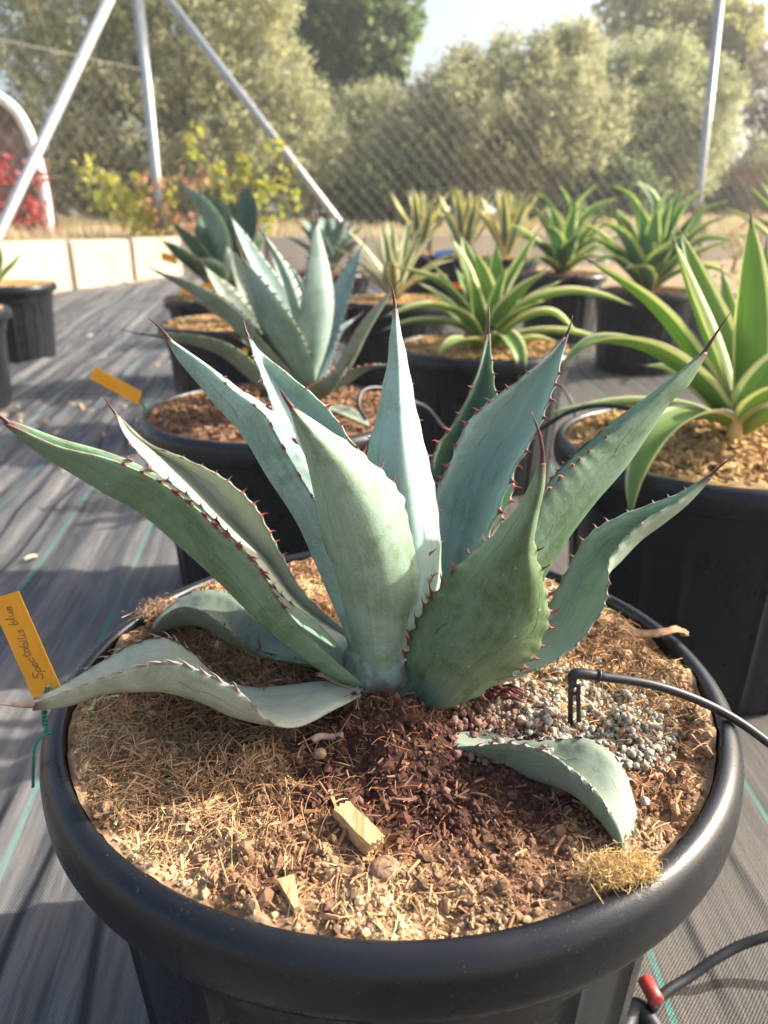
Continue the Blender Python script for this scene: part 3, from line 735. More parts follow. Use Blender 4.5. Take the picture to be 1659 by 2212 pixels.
# B: broad upright leaf at the front
fleshy_leaf(ag, S_(
 (792, 1483, .560, 835, 1486, .542, 876, 1483, .560),
 (762, 1420, .572, 825, 1425, .532, 884, 1410, .572),
 (738, 1335, .578, 820, 1335, .518, 905, 1340, .580),
 (720, 1237, .574, 812, 1240, .502, 925, 1262, .580),
 (695, 1150, .565, 790, 1160, .496, 905, 1155, .572),
 (679, 1065, .553, 757, 1075, .497, 858, 1062, .560),
 (662, 990, .542, 715, 995, .500, 784, 986, .548),
 (642, 930, .530, 672, 935, .505, 712, 932, .535),
 (627, 880, .517, 631, 882, .510, 637, 882, .519)), (603, 838, .505), mB, seed=21, teeth=2, flat=.42, scal=.0032, spacing=.0135, tooth_from=.08, both=(0, 1), spine_r=.0026, nu=25, tooth_len=.0078, hook=.1, label='broad upright front leaf with red teeth down its right edge')
# D: broadest leaf, front right, outer face to the camera
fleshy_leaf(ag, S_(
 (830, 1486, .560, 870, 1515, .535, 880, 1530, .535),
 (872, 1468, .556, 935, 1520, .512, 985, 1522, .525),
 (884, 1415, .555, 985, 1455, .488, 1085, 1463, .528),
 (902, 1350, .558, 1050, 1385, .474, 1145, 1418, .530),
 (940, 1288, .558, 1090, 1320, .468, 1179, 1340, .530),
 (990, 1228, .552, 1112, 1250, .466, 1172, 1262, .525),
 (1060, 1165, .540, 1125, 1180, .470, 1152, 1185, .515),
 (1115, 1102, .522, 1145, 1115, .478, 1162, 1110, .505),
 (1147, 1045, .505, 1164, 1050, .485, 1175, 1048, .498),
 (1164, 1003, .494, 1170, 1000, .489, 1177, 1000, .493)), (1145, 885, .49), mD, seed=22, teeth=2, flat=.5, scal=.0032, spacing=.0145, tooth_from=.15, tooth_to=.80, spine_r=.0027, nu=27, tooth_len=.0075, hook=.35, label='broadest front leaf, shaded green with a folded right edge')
# O: pale recurved leaf lying to the left
fleshy_leaf(ag, S_(
 (790, 1484, .560, 785, 1500, .545, 780, 1502, .530),
 (700, 1473, .562, 715, 1520, .520, 735, 1525, .510),
 (610, 1482, .562, 625, 1545, .510, 640, 1570, .487),
 (535, 1484, .560, 555, 1552, .505, 578, 1556, .480),
 (470, 1462, .556, 500, 1547, .500, 525, 1500, .484),
 (410, 1408, .558, 428, 1514, .500, 450, 1457, .486),
 (355, 1379, .558, 350, 1491, .502, 375, 1430, .490),
 (290, 1393, .548, 285, 1492, .500, 305, 1436, .490),
 (215, 1433, .530, 215, 1501, .498, 232, 1459, .488),
 (140, 1478, .510, 145, 1526, .492, 152, 1490, .485),
 (72, 1509, .492, 70, 1534, .486, 75, 1520, .482)), (-12, 1518, .478), mP, seed=23, spacing=.0125, tooth_from=.33, tooth_to=.95, spine_r=.0042, nu=21, tooth_mat=M_tooth_grey, spine_m=M_spine_dry, tooth_len=.0082, thick=.004, hook=.6, label='pale curled old leaf with dry tip over the left rim')
# P: small leaf arching down on the right
fleshy_leaf(ag, S_(
 (900, 1556, .532, 895, 1590, .520, 910, 1600, .512),
 (965, 1568, .519, 962, 1608, .500, 975, 1612, .492),
 (1030, 1577, .515, 1028, 1628, .492, 1012, 1612, .486),
 (1120, 1598, .500, 1115, 1668, .474, 1100, 1606, .472),
 (1200, 1600, .490, 1180, 1687, .456, 1175, 1622, .458),
 (1268, 1596, .480, 1243, 1716, .438, 1228, 1655, .442),
 (1325, 1632, .464, 1288, 1755, .420, 1275, 1692, .428),
 (1360, 1700, .442, 1320, 1796, .406, 1308, 1735, .414),
 (1376, 1780, .418, 1342, 1836, .394, 1337, 1788, .400),
 (1382, 1850, .396, 1362, 1866, .384, 1356, 1850, .388)), None, mN, seed=24, spacing=.0125, tooth_from=.3, tooth_to=.93, tooth_mat=M_tooth_grey, nu=19, thick=.0045, hook=.8, tooth_len=.0075, label='small grey-green leaf arching down to the right front rim')
# short stem under the rosette
mesh('stem', *tube([(-.004, .585, PZ-.03), (-.002, .583, PZ+.0), (.0, .582, PZ+.03), (.0, .584, PZ+.06)], [.030, .040, .034, .02], 20, 9), mB, ag)

# ------------------------------------------------------------------ thin background blades
def blade(parent, pts, W, mat, axis=None, chan=0.30, thick=.004, n=18, nu=7, twist=0.0, base_w=.55, peak=.45, label=None, spine=True, spine_len=.02, flip=1, teeth=False, spm=None):
    """pts: world points base->tip; W full width; axis: plant axis (x,y)"""
    P = catmull(np.array(pts, float), n); T = nrm(np.gradient(P, axis=0)); t = np.linspace(0, 1, n)
    ax = np.array([axis[0], axis[1]]) if axis is not None else P[0, :2]
    rad = P[-1, :2]-ax; rad = rad + 0.35*(P[n//2, :2]-ax); r = np.array([rad[0], rad[1], 0]); r = r/max(1e-6, np.linalg.norm(r))
    side = nrm(np.cross(np.array([0, 0, 1.]), r)); side = np.tile(side, (n, 1)); side = nrm(side - T*np.sum(side*T, 1)[:, None])
    N = nrm(np.cross(T, side))
    inw = np.array([0, 0, 1.])*0.7 - r*0.7
    if np.sum(N @ inw) < 0: N = -N
    if twist:
        a = twist*t[:, None]; side, N = side*np.cos(a)+N*np.sin(a), N*np.cos(a)-side*np.sin(a)
    shp = np.where(t < peak, base_w+(1-base_w)*np.sin(t/peak*PI/2), np.cos((t-peak)/(1-peak)*PI/2)**0.85)
    w = np.maximum(W/2*shp, .0012); u = np.linspace(-1, 1, nu)
    edge = np.zeros((n, nu))
    Lo = P[:, None] + side[:, None]*(u[None, :, None]*w[:, None, None]) + N[:, None]*((np.abs(u)**1.6)[None, :, None]*(w*chan*2)[:, None, None])
    Up = Lo + N[:, None]*((thick*(1.5-t))[:, None]*(1-u**2)[None])[..., None]
    ring = np.concatenate([Lo - N[:, None]*.0005, Up[:, ::-1] + N[:, None]*.0005], 1).reshape(-1, 3); n2 = 2*nu
    uu = np.concatenate([(u+1)/2, ((u+1)/2)[::-1]]); ff = np.concatenate([np.zeros(nu), np.ones(nu)])
    uv = np.stack([np.tile(uu, n), np.repeat(t, n2), np.tile(ff, n)], -1)
    lf = mesh('leaf', ring, [tuple(f) for f in grid_faces(n2, n, True)]+[tuple(range((n-1)*n2, n*n2)), tuple(range(n2))[::-1]], mat, parent, uv=uv); sub(lf, parent)
    if label: lf['label'] = label
    if spine:
        d = T[-1]; Q = [P[-1]-d*.006, P[-1], P[-1]+d*spine_len*.5, P[-1]+d*spine_len]
        mesh('terminal_spine', *tube(Q, [.002, .0018, .001, .0002], 6), spm or M_spine, lf)
    if teeth:
        parts = []
        for e in (0, -1):
            E = Lo[:, e]; al = np.linspace(.3, .88, 11)
            for a in al:
                x = a*(n-1); i = int(x); p = E[i]+(E[i+1]-E[i])*(x-i); o_ = side[i]*(1 if e else -1); L_ = .008
                parts.append(tube([p-o_*.002, p+o_*L_*.6, p+o_*L_-T[i]*L_*.4], [.0025, .0012, .0003], 4))
        tag(mesh('marginal_teeth', *join(parts), M_tooth, lf), kind='stuff')
    return lf
def A3(*p): return [at(*q) for q in p]
def plant(name, label, key, base_h=.0, cat='agave'):
    loc = POTS[key][0]; return root(name, label, cat, (float(loc[0]), float(loc[1]), float(loc[2]+PZ+base_h)), 'potted agaves')

# second pot: blue agave, leaf by leaf
g2 = leaf_mat('leaf_blue_far', (0.27, 0.36, 0.325), (0.10, 0.16, 0.08), 0.78, seed=9.1); g2g = leaf_mat('leaf_grey_far', (0.27, 0.31, 0.25), (0.11, 0.15, 0.08), 0.7, seed=9.9); 
a2 = plant('agave', 'blue agave with toothed leaves in the second black pot', 'second')
Y2 = 1.62; AX2 = at(655, 850, Y2)[:2]
for pts, W, m, kw in (
 ([(650, 850, 1.60), (590, 740, 1.53), (552, 650, 1.50), (524, 560, 1.50)], .125, g2, dict(peak=.42, chan=.28, label='broad upright leaf in front with a half shaded face')),
 ([(655, 850, 1.62), (600, 660, 1.70), (550, 570, 1.74), (497, 468, 1.80)], .065, g2, {}),
 ([(660, 850, 1.62), (640, 720, 1.62), (605, 590, 1.62), (568, 505, 1.63)], .060, g2, dict(chan=.5)),
 ([(665, 850, 1.66), (655, 720, 1.74), (625, 620, 1.78), (585, 535, 1.82)], .085, g2, {}),
 ([(662, 850, 1.60), (690, 740, 1.57), (700, 640, 1.56), (684, 478, 1.58)], .105, g2, dict(peak=.45, chan=.22, label='upright pale blue leaf right of the middle')),
 ([(668, 850, 1.66), (715, 720, 1.74), (748, 625, 1.78), (782, 535, 1.82)], .080, g2, {}),
 ([(680, 855, 1.62), (745, 810, 1.58), (800, 710, 1.56), (855, 618, 1.56)], .045, g2g, dict(chan=.6)),
 ([(690, 865, 1.58), (750, 830, 1.50), (800, 798, 1.46), (842, 790, 1.44)], .060, g2g, {}),
 ([(670, 870, 1.56), (705, 855, 1.46), (735, 815, 1.42), (752, 785, 1.42)], .060, g2g, dict(chan=.45)),
 ([(640, 850, 1.60), (560, 770, 1.55), (465, 672, 1.55), (340, 588, 1.60)], .075, g2g, dict(chan=.5)),
 ([(640, 850, 1.66), (560, 745, 1.75), (490, 650, 1.80), (440, 575, 1.85)], .080, g2g, {}),
 ([(635, 865, 1.58), (560, 835, 1.50), (470, 765, 1.48), (305, 722, 1.48)], .070, g2g, dict(chan=.45)),
 ([(700, 885, 1.56), (730, 895, 1.50), (770, 910, 1.46), (802, 925, 1.43)], .050, g2g, dict(spine=False, label='old leaf lying flat on the soil')),
 ([(680, 860, 1.70), (700, 780, 1.85), (730, 720, 1.95), (765, 690, 2.0)], .06, g2, {}),
 ([(645, 860, 1.70), (610, 800, 1.85), (560, 760, 1.95), (520, 735, 2.0)], .06, g2, {})):
    blade(a2, A3(*pts), W*.86, m, AX2, n=26, nu=11, spine_len=.045, thick=.007, teeth=kw.get('spine', True), **kw)

# dark green agave in the left row
dk = leaf_mat('leaf_dark', (0.14, 0.20, 0.155), (0.04, 0.08, 0.04), 0.4, seed=12.3)
a4 = plant('agave', 'dark green broad leaved agave with orange tags in the left row', 'fourth'); Y4 = POTS['fourth'][0][1]; AX4 = at(470, 610, Y4)[:2]
for pts, W, m in (
 ([(475, 615, 0), (465, 540, -.05), (430, 455, -.08), (388, 395, -.1)], .17, g2), ([(470, 615, .05), (470, 540, .12), (462, 470, .15), (440, 415, .15)], .24, dk),  # first leaf takes a paler material, sunlight put into its colour
 ([(480, 615, .05), (500, 540, .1), (512, 480, .1), (500, 430, .1)], .26, dk), ([(485, 615, .1), (520, 550, .2), (540, 470, .25), (536, 400, .3)], .20, dk),
 ([(460, 620, 0), (425, 560, -.05), (395, 520, -.05), (370, 480, -.05)], .20, dk), ([(455, 620, -.05), (420, 590, -.15), (385, 560, -.2), (350, 520, -.2)], .14, dk),
 ([(490, 620, 0), (520, 585, -.1), (500, 560, -.1), (490, 530, -.1)], .12, g2g), ([(495, 615, 0), (545, 570, 0), (570, 520, 0), (575, 480, 0)], .18, dk),
 ([(470, 625, -.1), (455, 600, -.2), (440, 575, -.25), (425, 560, -.25)], .16, dk), ([(490, 625, -.1), (520, 620, -.25), (545, 612, -.3), (570, 590, -.3)], .12, dk)):
    blade(a4, A3(*[(x, y, Y4+d) for x, y, d in pts]), W, m, AX4, n=16, nu=7, spine_len=.06, teeth=True, peak=.5)
# third pot plant: grey curled small leaves hidden behind the second plant
a3 = plant('agave', 'grey-green agave in the pot with golden soil, half hidden', 'third'); Y3 = POTS['third'][0][1]; AX3 = at(530, 690, Y3)[:2]
for pts, W in (([(530, 700, 0), (500, 640, 0), (470, 610, 0), (440, 600, 0)], .07), ([(535, 700, 0), (530, 620, .1), (510, 570, .1), (500, 540, .1)], .09), ([(540, 700, 0), (560, 640, 0), (580, 600, 0), (600, 560, 0)], .09),
 ([(530, 705, -.05), (480, 690, -.2), (440, 660, -.2), (410, 645, -.2)], .06), ([(545, 700, 0), (600, 670, -.1), (640, 640, -.1), (660, 600, -.1)], .08)):
    blade(a3, A3(*[(x, y, Y3+d) for x, y, d in pts]), W, g2g, AX3, n=14, spine_len=.04)

# generic rosette with given seeds
def rosette(root_o, center, n, L0, L1, W, mat, lean=(0.15, 1.2), seed=0, curve=0.5, peak=.4, chan=.3, spine_len=.03, up=0.0):
    rs = np.random.default_rng(seed); c = np.array(center, float)
    for i in range(n):
        az = i*2.39996 + rs.uniform(-.2, .2); f = (i+.5)/n; le = lean[0] + (lean[1]-lean[0])*f + rs.uniform(-.08, .08); L = L0+(L1-L0)*(1-abs(f-.5))*rs.uniform(.85, 1.1)
        P = [c + np.array([math.cos(az), math.sin(az), 0])*.012]; th = le*0.55
        for s in range(4):
            th = le*0.55 + curve*le*(s/3); P.append(P[-1] + L/4*np.array([math.cos(az)*math.sin(th), math.sin(az)*math.sin(th), math.cos(th)]))
        blade(root_o, P, W*rs.uniform(.85, 1.1), mat, c[:2], n=12, nu=7, peak=peak, chan=chan, spine_len=spine_len)
def top(key, dz=-.01): l = POTS[key][0]; return (l[0], l[1], l[2]+PZ+dz)
a5 = plant('agave', 'small far dark blue agave near the foot of the long pole', 'fifth'); rosette(a5, top('fifth'), 20, .30, .42, .12, leaf_mat('leaf_steel', (.24, .33, .29), (.09, .14, .09), .6, seed=15.), (.15, 1.35), 3, .3, .5, .25)
M_cream = stripe_mat('leaf_cream', (0.20, 0.30, 0.17), (0.78, 0.74, 0.46), .48, .35)
M_yel = stripe_mat('leaf_yellow_edge', (0.15, 0.26, 0.21), (0.88, 0.80, 0.32), .46, .45)
M_var = stripe_mat('leaf_green_edge', (0.24, 0.37, 0.11), (0.74, 0.76, 0.42), .24, .48)
M_var2 = stripe_mat('leaf_green_far', (0.20, 0.34, 0.17), (0.68, 0.76, 0.30), .29, .46)
ap = plant('agave', 'small cream striped agave behind the tallest leaf of the front plant', 'pale'); rosette(ap, top('pale'), 20, .32, .44, .055, M_cream, (.1, 1.75), 5, .35)
for i, (k, lb) in enumerate((('yel1', 'leftmost of three upright yellow striped agaves at the back'), ('yel2', 'middle of three upright yellow striped agaves at the back'), ('yel3', 'rightmost of three upright yellow striped agaves at the back'))):
    p = plant('agave', lb, k); rosette(p, top(k), 15, .42, .60, .088, M_yel, (.05, 1.25), 20+i, .1, .45)

# spreading green and yellow agave in the middle
am = plant('agave', 'spreading green agave with yellow leaf edges in the middle pot', 'mid'); Ym = POTS['mid'][0][1]; AXm = at(1052, 745, Ym)[:2]
for pts, W in (
 ([(1045, 745, .02), (1020, 650, .05), (998, 570, .06), (976, 516, .06)], .062), ([(1048, 745, .05), (1035, 650, .12), (1012, 570, .15), (995, 508, .18)], .062),
 ([(1052, 745, 0), (1050, 660, -.03), (1040, 600, -.04), (1023, 540, -.05)], .066), ([(1055, 745, .05), (1058, 660, .12), (1057, 600, .15), (1054, 549, .18)], .06),
 ([(1058, 745, .0), (1068, 660, .02), (1076, 590, .03), (1074, 527, .03)], .066), ([(1060, 740, .0), (1095, 640, .02), (1130, 570, .03), (1168, 493, .04)], .070),
 ([(1062, 745, -.02), (1085, 680, -.08), (1130, 630, -.1), (1184, 586, -.1)], .068), ([(1065, 745, 0), (1130, 665, -.05), (1223, 636, -.08), (1300, 642, -.1), (1365, 660, -.12)], .066),
 ([(1040, 745, 0), (1000, 665, -.02), (928, 602, -.02), (852, 577, 0)], .060), ([(1040, 750, -.02), (1000, 690, -.1), (928, 664, -.15), (829, 684, -.2)], .056),
 ([(1038, 752, 0), (1000, 712, 0), (900, 698, 0), (822, 715, 0)], .05), ([(1042, 760, -.05), (1010, 742, -.18), (975, 745, -.24), (942, 768, -.27)], .062),
 ([(1065, 755, -.05), (1090, 728, -.18), (1122, 774, -.27), (1122, 826, -.28)], .055), ([(1065, 750, 0), (1120, 700, -.05), (1190, 680, -.05), (1250, 726, -.08)], .062),
 ([(1065, 752, 0), (1130, 725, -.05), (1230, 722, -.08), (1335, 745, -.1)], .050), ([(1060, 745, .1), (1090, 690, .25), (1130, 660, .35), (1180, 650, .4)], .06), ([(1045, 745, .1), (1000, 700, .25), (960, 670, .35), (900, 650, .4)], .06),
 ([(1050, 745, .1), (1040, 670, .25), (1030, 620, .35), (1020, 590, .4)], .06), ([(1065, 757, 0), (1110, 745, .0), (1160, 735, 0), (1205, 740, 0)], .05)):
    blade(am, A3(*[(x, y, Ym+d) for x, y, d in pts]), W*1.12, M_var, AXm, n=22, nu=9, chan=.32)
# large one at the right edge
ar = plant('agave', 'large green agave with yellow leaf edges in the right edge pot', 'right'); Yr = POTS['right'][0][1]; AXr = at(1598, 930, Yr)[:2]
for pts, W in (
 ([(1585, 935, 0), (1495, 790, -.02), (1400, 665, -.02), (1272, 563, 0)], .072), ([(1590, 930, .02), (1545, 800, .05), (1490, 650, .07), (1455, 520, .08)], .070),
 ([(1594, 930, .06), (1570, 800, .13), (1510, 640, .18), (1468, 502, .2)], .075), ([(1605, 935, -.02), (1612, 800, -.05), (1618, 650, -.06), (1622, 475, -.06)], .074),
 ([(1608, 935, .05), (1632, 800, .1), (1648, 680, .15), (1655, 530, .18)], .070), ([(1610, 935, -.02), (1640, 860, -.08), (1690, 790, -.1), (1760, 730, -.1)], .080),
 ([(1580, 930, -.01), (1480, 820, -.08), (1370, 752, -.12), (1280, 745, -.14), (1205, 800, -.16)], .070), ([(1585, 925, -.04), (1500, 905, -.12), (1425, 945, -.18), (1378, 1030, -.22), (1362, 1115, -.24)], .066),
 ([(1580, 925, .05), (1500, 890, .1), (1370, 876, .12), (1180, 892, .12)], .045), ([(1610, 940, -.05), (1680, 900, -.15), (1740, 880, -.2), (1800, 900, -.2)], .07),
 ([(1612, 930, .0), (1680, 780, 0), (1740, 650, 0), (1790, 560, 0)], .08), ([(1600, 935, .08), (1590, 820, .16), (1575, 700, .22), (1560, 590, .26)], .06), ([(1590, 935, .02), (1500, 850, .10), (1440, 800, .14), (1390, 790, .16)], .05), ([(1606, 935, .1), (1625, 850, .2), (1660, 760, .26), (1700, 700, .3)], .06), ([(1608, 940, -.04), (1640, 890, -.13), (1680, 850, -.18), (1730, 830, -.2)], .06)):
    blade(ar, A3(*[(x, y, Yr+d) for x, y, d in pts]), W*.95, M_var, AXr, n=28, nu=11, chan=.34, thick=.005)
v, f = tube(A3((1588, 945, Yr-.07), (1590, 915, Yr-.07), (1588, 893, Yr-.07)), [.012, .011, .010], 10); mesh('cut_leaf_stub', v, f, simple('dry_leaf', (.55, .45, .22), .8), ar)
mesh('dead_flap', *tube(A3((1588, 893, Yr-.07), (1560, 888, Yr-.08), (1575, 893, Yr-.075), (1625, 905, Yr-.08), (1640, 900, Yr-.08)), [.003, .007, .006, .004, .001], 6, 12), simple('bleached_leaf', (.75, .68, .52), .8), ar)
# back row
a7 = plant('agave', 'larger bushy green agave in the back row, right of centre', 'back7'); Y7 = POTS['back7'][0][1]; AX7 = at(1400, 625, Y7)[:2]
for pts, W in (
 ([(1395, 625, 0), (1385, 520, 0), (1360, 430, 0), (1310, 395, 0)], .11), ([(1398, 625, .05), (1400, 520, .1), (1410, 440, .12), (1372, 385, .12)], .11), ([(1402, 625, 0), (1412, 520, 0), (1430, 450, 0), (1448, 402, 0)], .12),
 ([(1405, 625, .05), (1430, 520, .1), (1455, 450, .1), (1476, 407, .1)], .11), ([(1408, 625, 0), (1450, 520, 0), (1490, 440, 0), (1537, 407, 0)], .12), ([(1410, 625, 0), (1470, 540, -.1), (1520, 460, -.1), (1575, 434, -.1)], .11),
 ([(1410, 625, 0), (1470, 540, -.1), (1520, 490, -.1), (1578, 468, -.1)], .10), ([(1410, 628, 0), (1470, 560, -.15), (1520, 520, -.15), (1592, 521, -.15)], .12), ([(1390, 625, 0), (1365, 540, 0), (1340, 480, 0), (1288, 459, 0)], .12),
 ([(1390, 628, 0), (1365, 560, -.15), (1330, 500, -.2), (1290, 478, -.2)], .12), ([(1390, 630, 0), (1350, 585, -.15), (1320, 560, -.2), (1280, 568, -.25)], .10), ([(1410, 630, 0), (1470, 590, -.15), (1530, 580, -.2), (1590, 603, -.2)], .10),
 ([(1395, 630, -.05), (1390, 560, -.15), (1388, 480, -.15), (1375, 440, -.15)], .12), ([(1402, 630, -.05), (1420, 570, -.2), (1460, 530, -.3), (1490, 500, -.3)], .12), ([(1400, 632, -.05), (1395, 600, -.2), (1380, 580, -.3), (1350, 580, -.35)], .10)):
    blade(a7, A3(*[(x, y, Y7+d) for x, y, d in pts]), W, M_var2, AX7, n=16, nu=7, chan=.3)
a8 = plant('agave', 'smaller bushy green agave in the back row, middle', 'back8'); Y8 = POTS['back8'][0][1]; AX8 = at(1215, 590, Y8)[:2]
for pts, W in (
 ([(1212, 590, 0), (1200, 500, 0), (1180, 440, 0), (1150, 412, 0)], .13), ([(1214, 590, 0), (1218, 500, 0), (1222, 440, 0), (1205, 395, 0)], .13), ([(1216, 590, 0), (1232, 500, 0), (1255, 440, 0), (1290, 398, 0)], .13),
 ([(1218, 590, 0), (1250, 500, .1), (1290, 450, .1), (1335, 428, .1)], .12), ([(1216, 590, 0), (1240, 520, .2), (1270, 470, .2), (1310, 440, .2)], .12), ([(1210, 590, 0), (1190, 520, 0), (1170, 470, 0), (1138, 460, 0)], .12),
 ([(1210, 592, 0), (1185, 550, -.1), (1160, 530, -.15), (1138, 548, -.2)], .11), ([(1220, 592, 0), (1250, 545, -.1), (1290, 520, -.15), (1335, 528, -.2)], .12), ([(1220, 594, 0), (1255, 565, -.2), (1290, 555, -.3), (1320, 575, -.3)], .10),
 ([(1212, 594, -.05), (1205, 540, -.2), (1190, 500, -.25), (1175, 490, -.3)], .12), ([(1218, 594, -.05), (1225, 550, -.2), (1240, 520, -.3), (1250, 500, -.3)], .12), ([(1208, 594, 0), (1180, 570, -.2), (1160, 560, -.3), (1130, 580, -.3)], .1)):
    blade(a8, A3(*[(x, y, Y8+d) for x, y, d in pts]), W, M_var2, AX8, n=14, nu=7, chan=.3)
rosette(a7, top('back7'), 16, .42, .56, .10, M_var2, (.35, 1.5), 71, .35)
rosette(a8, top('back8'), 14, .42, .56, .10, M_var2, (.35, 1.5), 72, .35)
rosette(am, top('mid'), 12, .24, .34, .05, M_var, (.5, 1.5), 73, .3)
ae = plant('agave', 'green agave reaching in from the right edge of the view', 'edge'); rosette(ae, top('edge'), 26, .62, .75, .085, M_var2, (.2, 1.3), 41, .35)
af = plant('agave', 'green leaved agave in the lone pot at far left', 'farleft')
Yf = POTS['farleft'][0][1]; AXf = at(-10, 610, Yf)[:2]
for pts in ([(-5, 620, 0), (15, 590, 0), (30, 575, 0), (48, 545, 0)], [(-15, 615, 0), (-20, 560, 0), (-25, 500, 0), (-30, 470, 0)], [(-20, 615, 0), (-50, 570, 0), (-80, 540, 0), (-110, 520, 0)], [(-10, 615, 0), (2, 560, .1), (-5, 520, .1), (0, 500, .1)]):
    blade(af, A3(*[(x, y, Yf+d) for x, y, d in pts]), .07, M_var2, AXf, n=12)

# ------------------------------------------------------------------ small things on and around the front pot
def slab(P4, thick, nrmv):
    P4 = np.array(P4); nn = nrm(np.array(nrmv, float))*thick
    V = np.vstack([P4, P4+nn]); k = len(P4)
    return V, [tuple(range(k))[::-1], tuple(range(k, 2*k))] + [(i, (i+1) % k, k+(i+1) % k, k+i) for i in range(k)]
M_tag = simple('orange_tag', (0.90, 0.38, 0.015), 0.5, 0.4, 0.08, 30); M_ink = simple('pencil', (0.26, 0.16, 0.08), .6)
M_wire = simple('green_twist_tie', (0.01, 0.16, 0.11), 0.35, 0.5, 0.3, 80)
def main_tag():
    t = root('plant_tag', 'orange plant tag handwritten Spectabilis blue, tied to the left rim', 'plant tag', tuple(at(100, 1560, .50)), 'orange plant tags')
    # rectangle axes in world space
    b0 = at(107.5, 1512, .512); b1 = at(7.5, 1286, .530); halfw = (at(127, 1478, .507) - at(88, 1546, .517))/2
    ax = b1-b0; L = np.linalg.norm(ax); ax = ax/L; halfw = halfw - ax*np.dot(halfw, ax); W = np.linalg.norm(halfw)*2; sx = nrm(halfw)     # sx points right
    n = nrm(np.cross(sx, ax)); 
    if np.dot(n, CAM-b0) < 0: n = -n
    # outline with hole
    def P(a, b, h=0): return b0 + ax*a*L + sx*b*W/2 + n*h
    outer = [(0.0, -1), (0.0, .78), (.03, 1), (1, 1), (1, -1)]
    hc = (0.115, 0.30); hole = [(hc[0]+.030*math.sin(k*PI/6), hc[1]+.13*math.cos(k*PI/6)) for k in range(12)]
    bm = bmesh.new()
    vo = [bm.verts.new(P(*q)) for q in outer]; vh = [bm.verts.new(P(*q)) for q in hole]
    eo = [bm.edges.new((vo[i], vo[(i+1) % len(vo)])) for i in range(len(vo))]; eh = [bm.edges.new((vh[i], vh[(i+1) % 12])) for i in range(12)]
    bmesh.ops.triangle_fill(bm, edges=eo+eh, use_beauty=True)
    ret = bmesh.ops.extrude_face_region(bm, geom=bm.faces[:]); 
    for g in ret['geom']:
        if isinstance(g, bmesh.types.BMVert): g.co -= Vector(n)*.0006
    bmesh.ops.recalc_face_normals(bm, faces=bm.faces[:])
    V = np.array([v.co[:] for v in bm.verts]); bm.verts.index_update(); Fc = [[v.index for v in f.verts] for f in bm.faces]; bm.free()
    card = mesh('card', V, Fc, M_tag, t, smooth=False); sub(card, t)
    # handwriting, baseline runs up the tag, glyph tops to the left
    G = {'S': [[(.55, .95), (.35, 1.05), (.12, .9), (.15, .68), (.42, .5), (.5, .22), (.3, .0), (.0, .08)]], 'p': [[(.08, .5), (.05, -.4)], [(.07, .4), (.25, .52), (.4, .38), (.3, .08), (.08, .1)]],
         'e': [[(.05, .28), (.36, .3), (.3, .5), (.1, .48), (.03, .2), (.18, 0), (.4, .08)]], 'c': [[(.36, .44), (.15, .5), (.03, .25), (.15, .0), (.38, .07)]], 't': [[(.18, .95), (.15, .15), (.28, 0), (.38, .08)], [(-.02, .6), (.4, .62)]],
         'a': [[(.34, .45), (.12, .5), (.02, .2), (.15, 0), (.33, .2), (.35, .5), (.36, .05), (.44, .02)]], 'b': [[(.1, 1.), (.06, .05), (.25, .0), (.38, .22), (.27, .45), (.07, .35)]],
         'i': [[(.08, .5), (.08, .05), (.16, .02)], [(.08, .72), (.09, .76)]], 'l': [[(.1, 1.), (.08, .1), (.18, .0)]], 's': [[(.3, .5), (.1, .46), (.12, .3), (.28, .2), (.2, 0), (.02, .05)]],
         'u': [[(.04, .5), (.06, .1), (.2, .0), (.32, .15), (.34, .5), (.36, .05), (.44, .02)]]}
    adv = {'S': .6, 'i': .24, 'l': .26, 't': .42}
    x = 0; strokes = []
    for ch in 'Spectabilis blue':
        if ch == ' ': x += .32; continue
        for s in G[ch]: strokes.append([(x+a+.1*b, b) for a, b in s])
        x += adv.get(ch, .46)
    sc = 0.70/x; parts = []
    for s in strokes:
        pts = [P(.20+a*sc, .20-(b*.62) + .10*math.sin(a*2.0), .0004) for a, b in s]
        parts.append(tube(pts, .00034, 5, max(6, len(pts)*3)))
    mesh('handwriting', *join(parts), M_ink, card)
    # twisted green tie down to the rim and along its outside
    q = [P(*hc, .001), at(97, 1510, .500), at(96, 1545, .497), at(98, 1572, .497)]; c = catmull(np.array(q), 60); tw = []
    for s in (0, PI):
        k = np.linspace(0, 10*PI, 60)+s; tw.append(tube(c + .0013*np.stack([np.cos(k), np.sin(k), 0*k], -1), .0011, 6))
    q2 = [at(98, 1572, .497), at(108, 1583, .494), at(90, 1590, .487), at(77, 1608, .484), at(72, 1650, .482), at(71, 1700, .480)]
    tw.append(tube(q2, .0012, 7, 40)); mesh('wire_tie', *join(tw), M_wire, t)
main_tag()

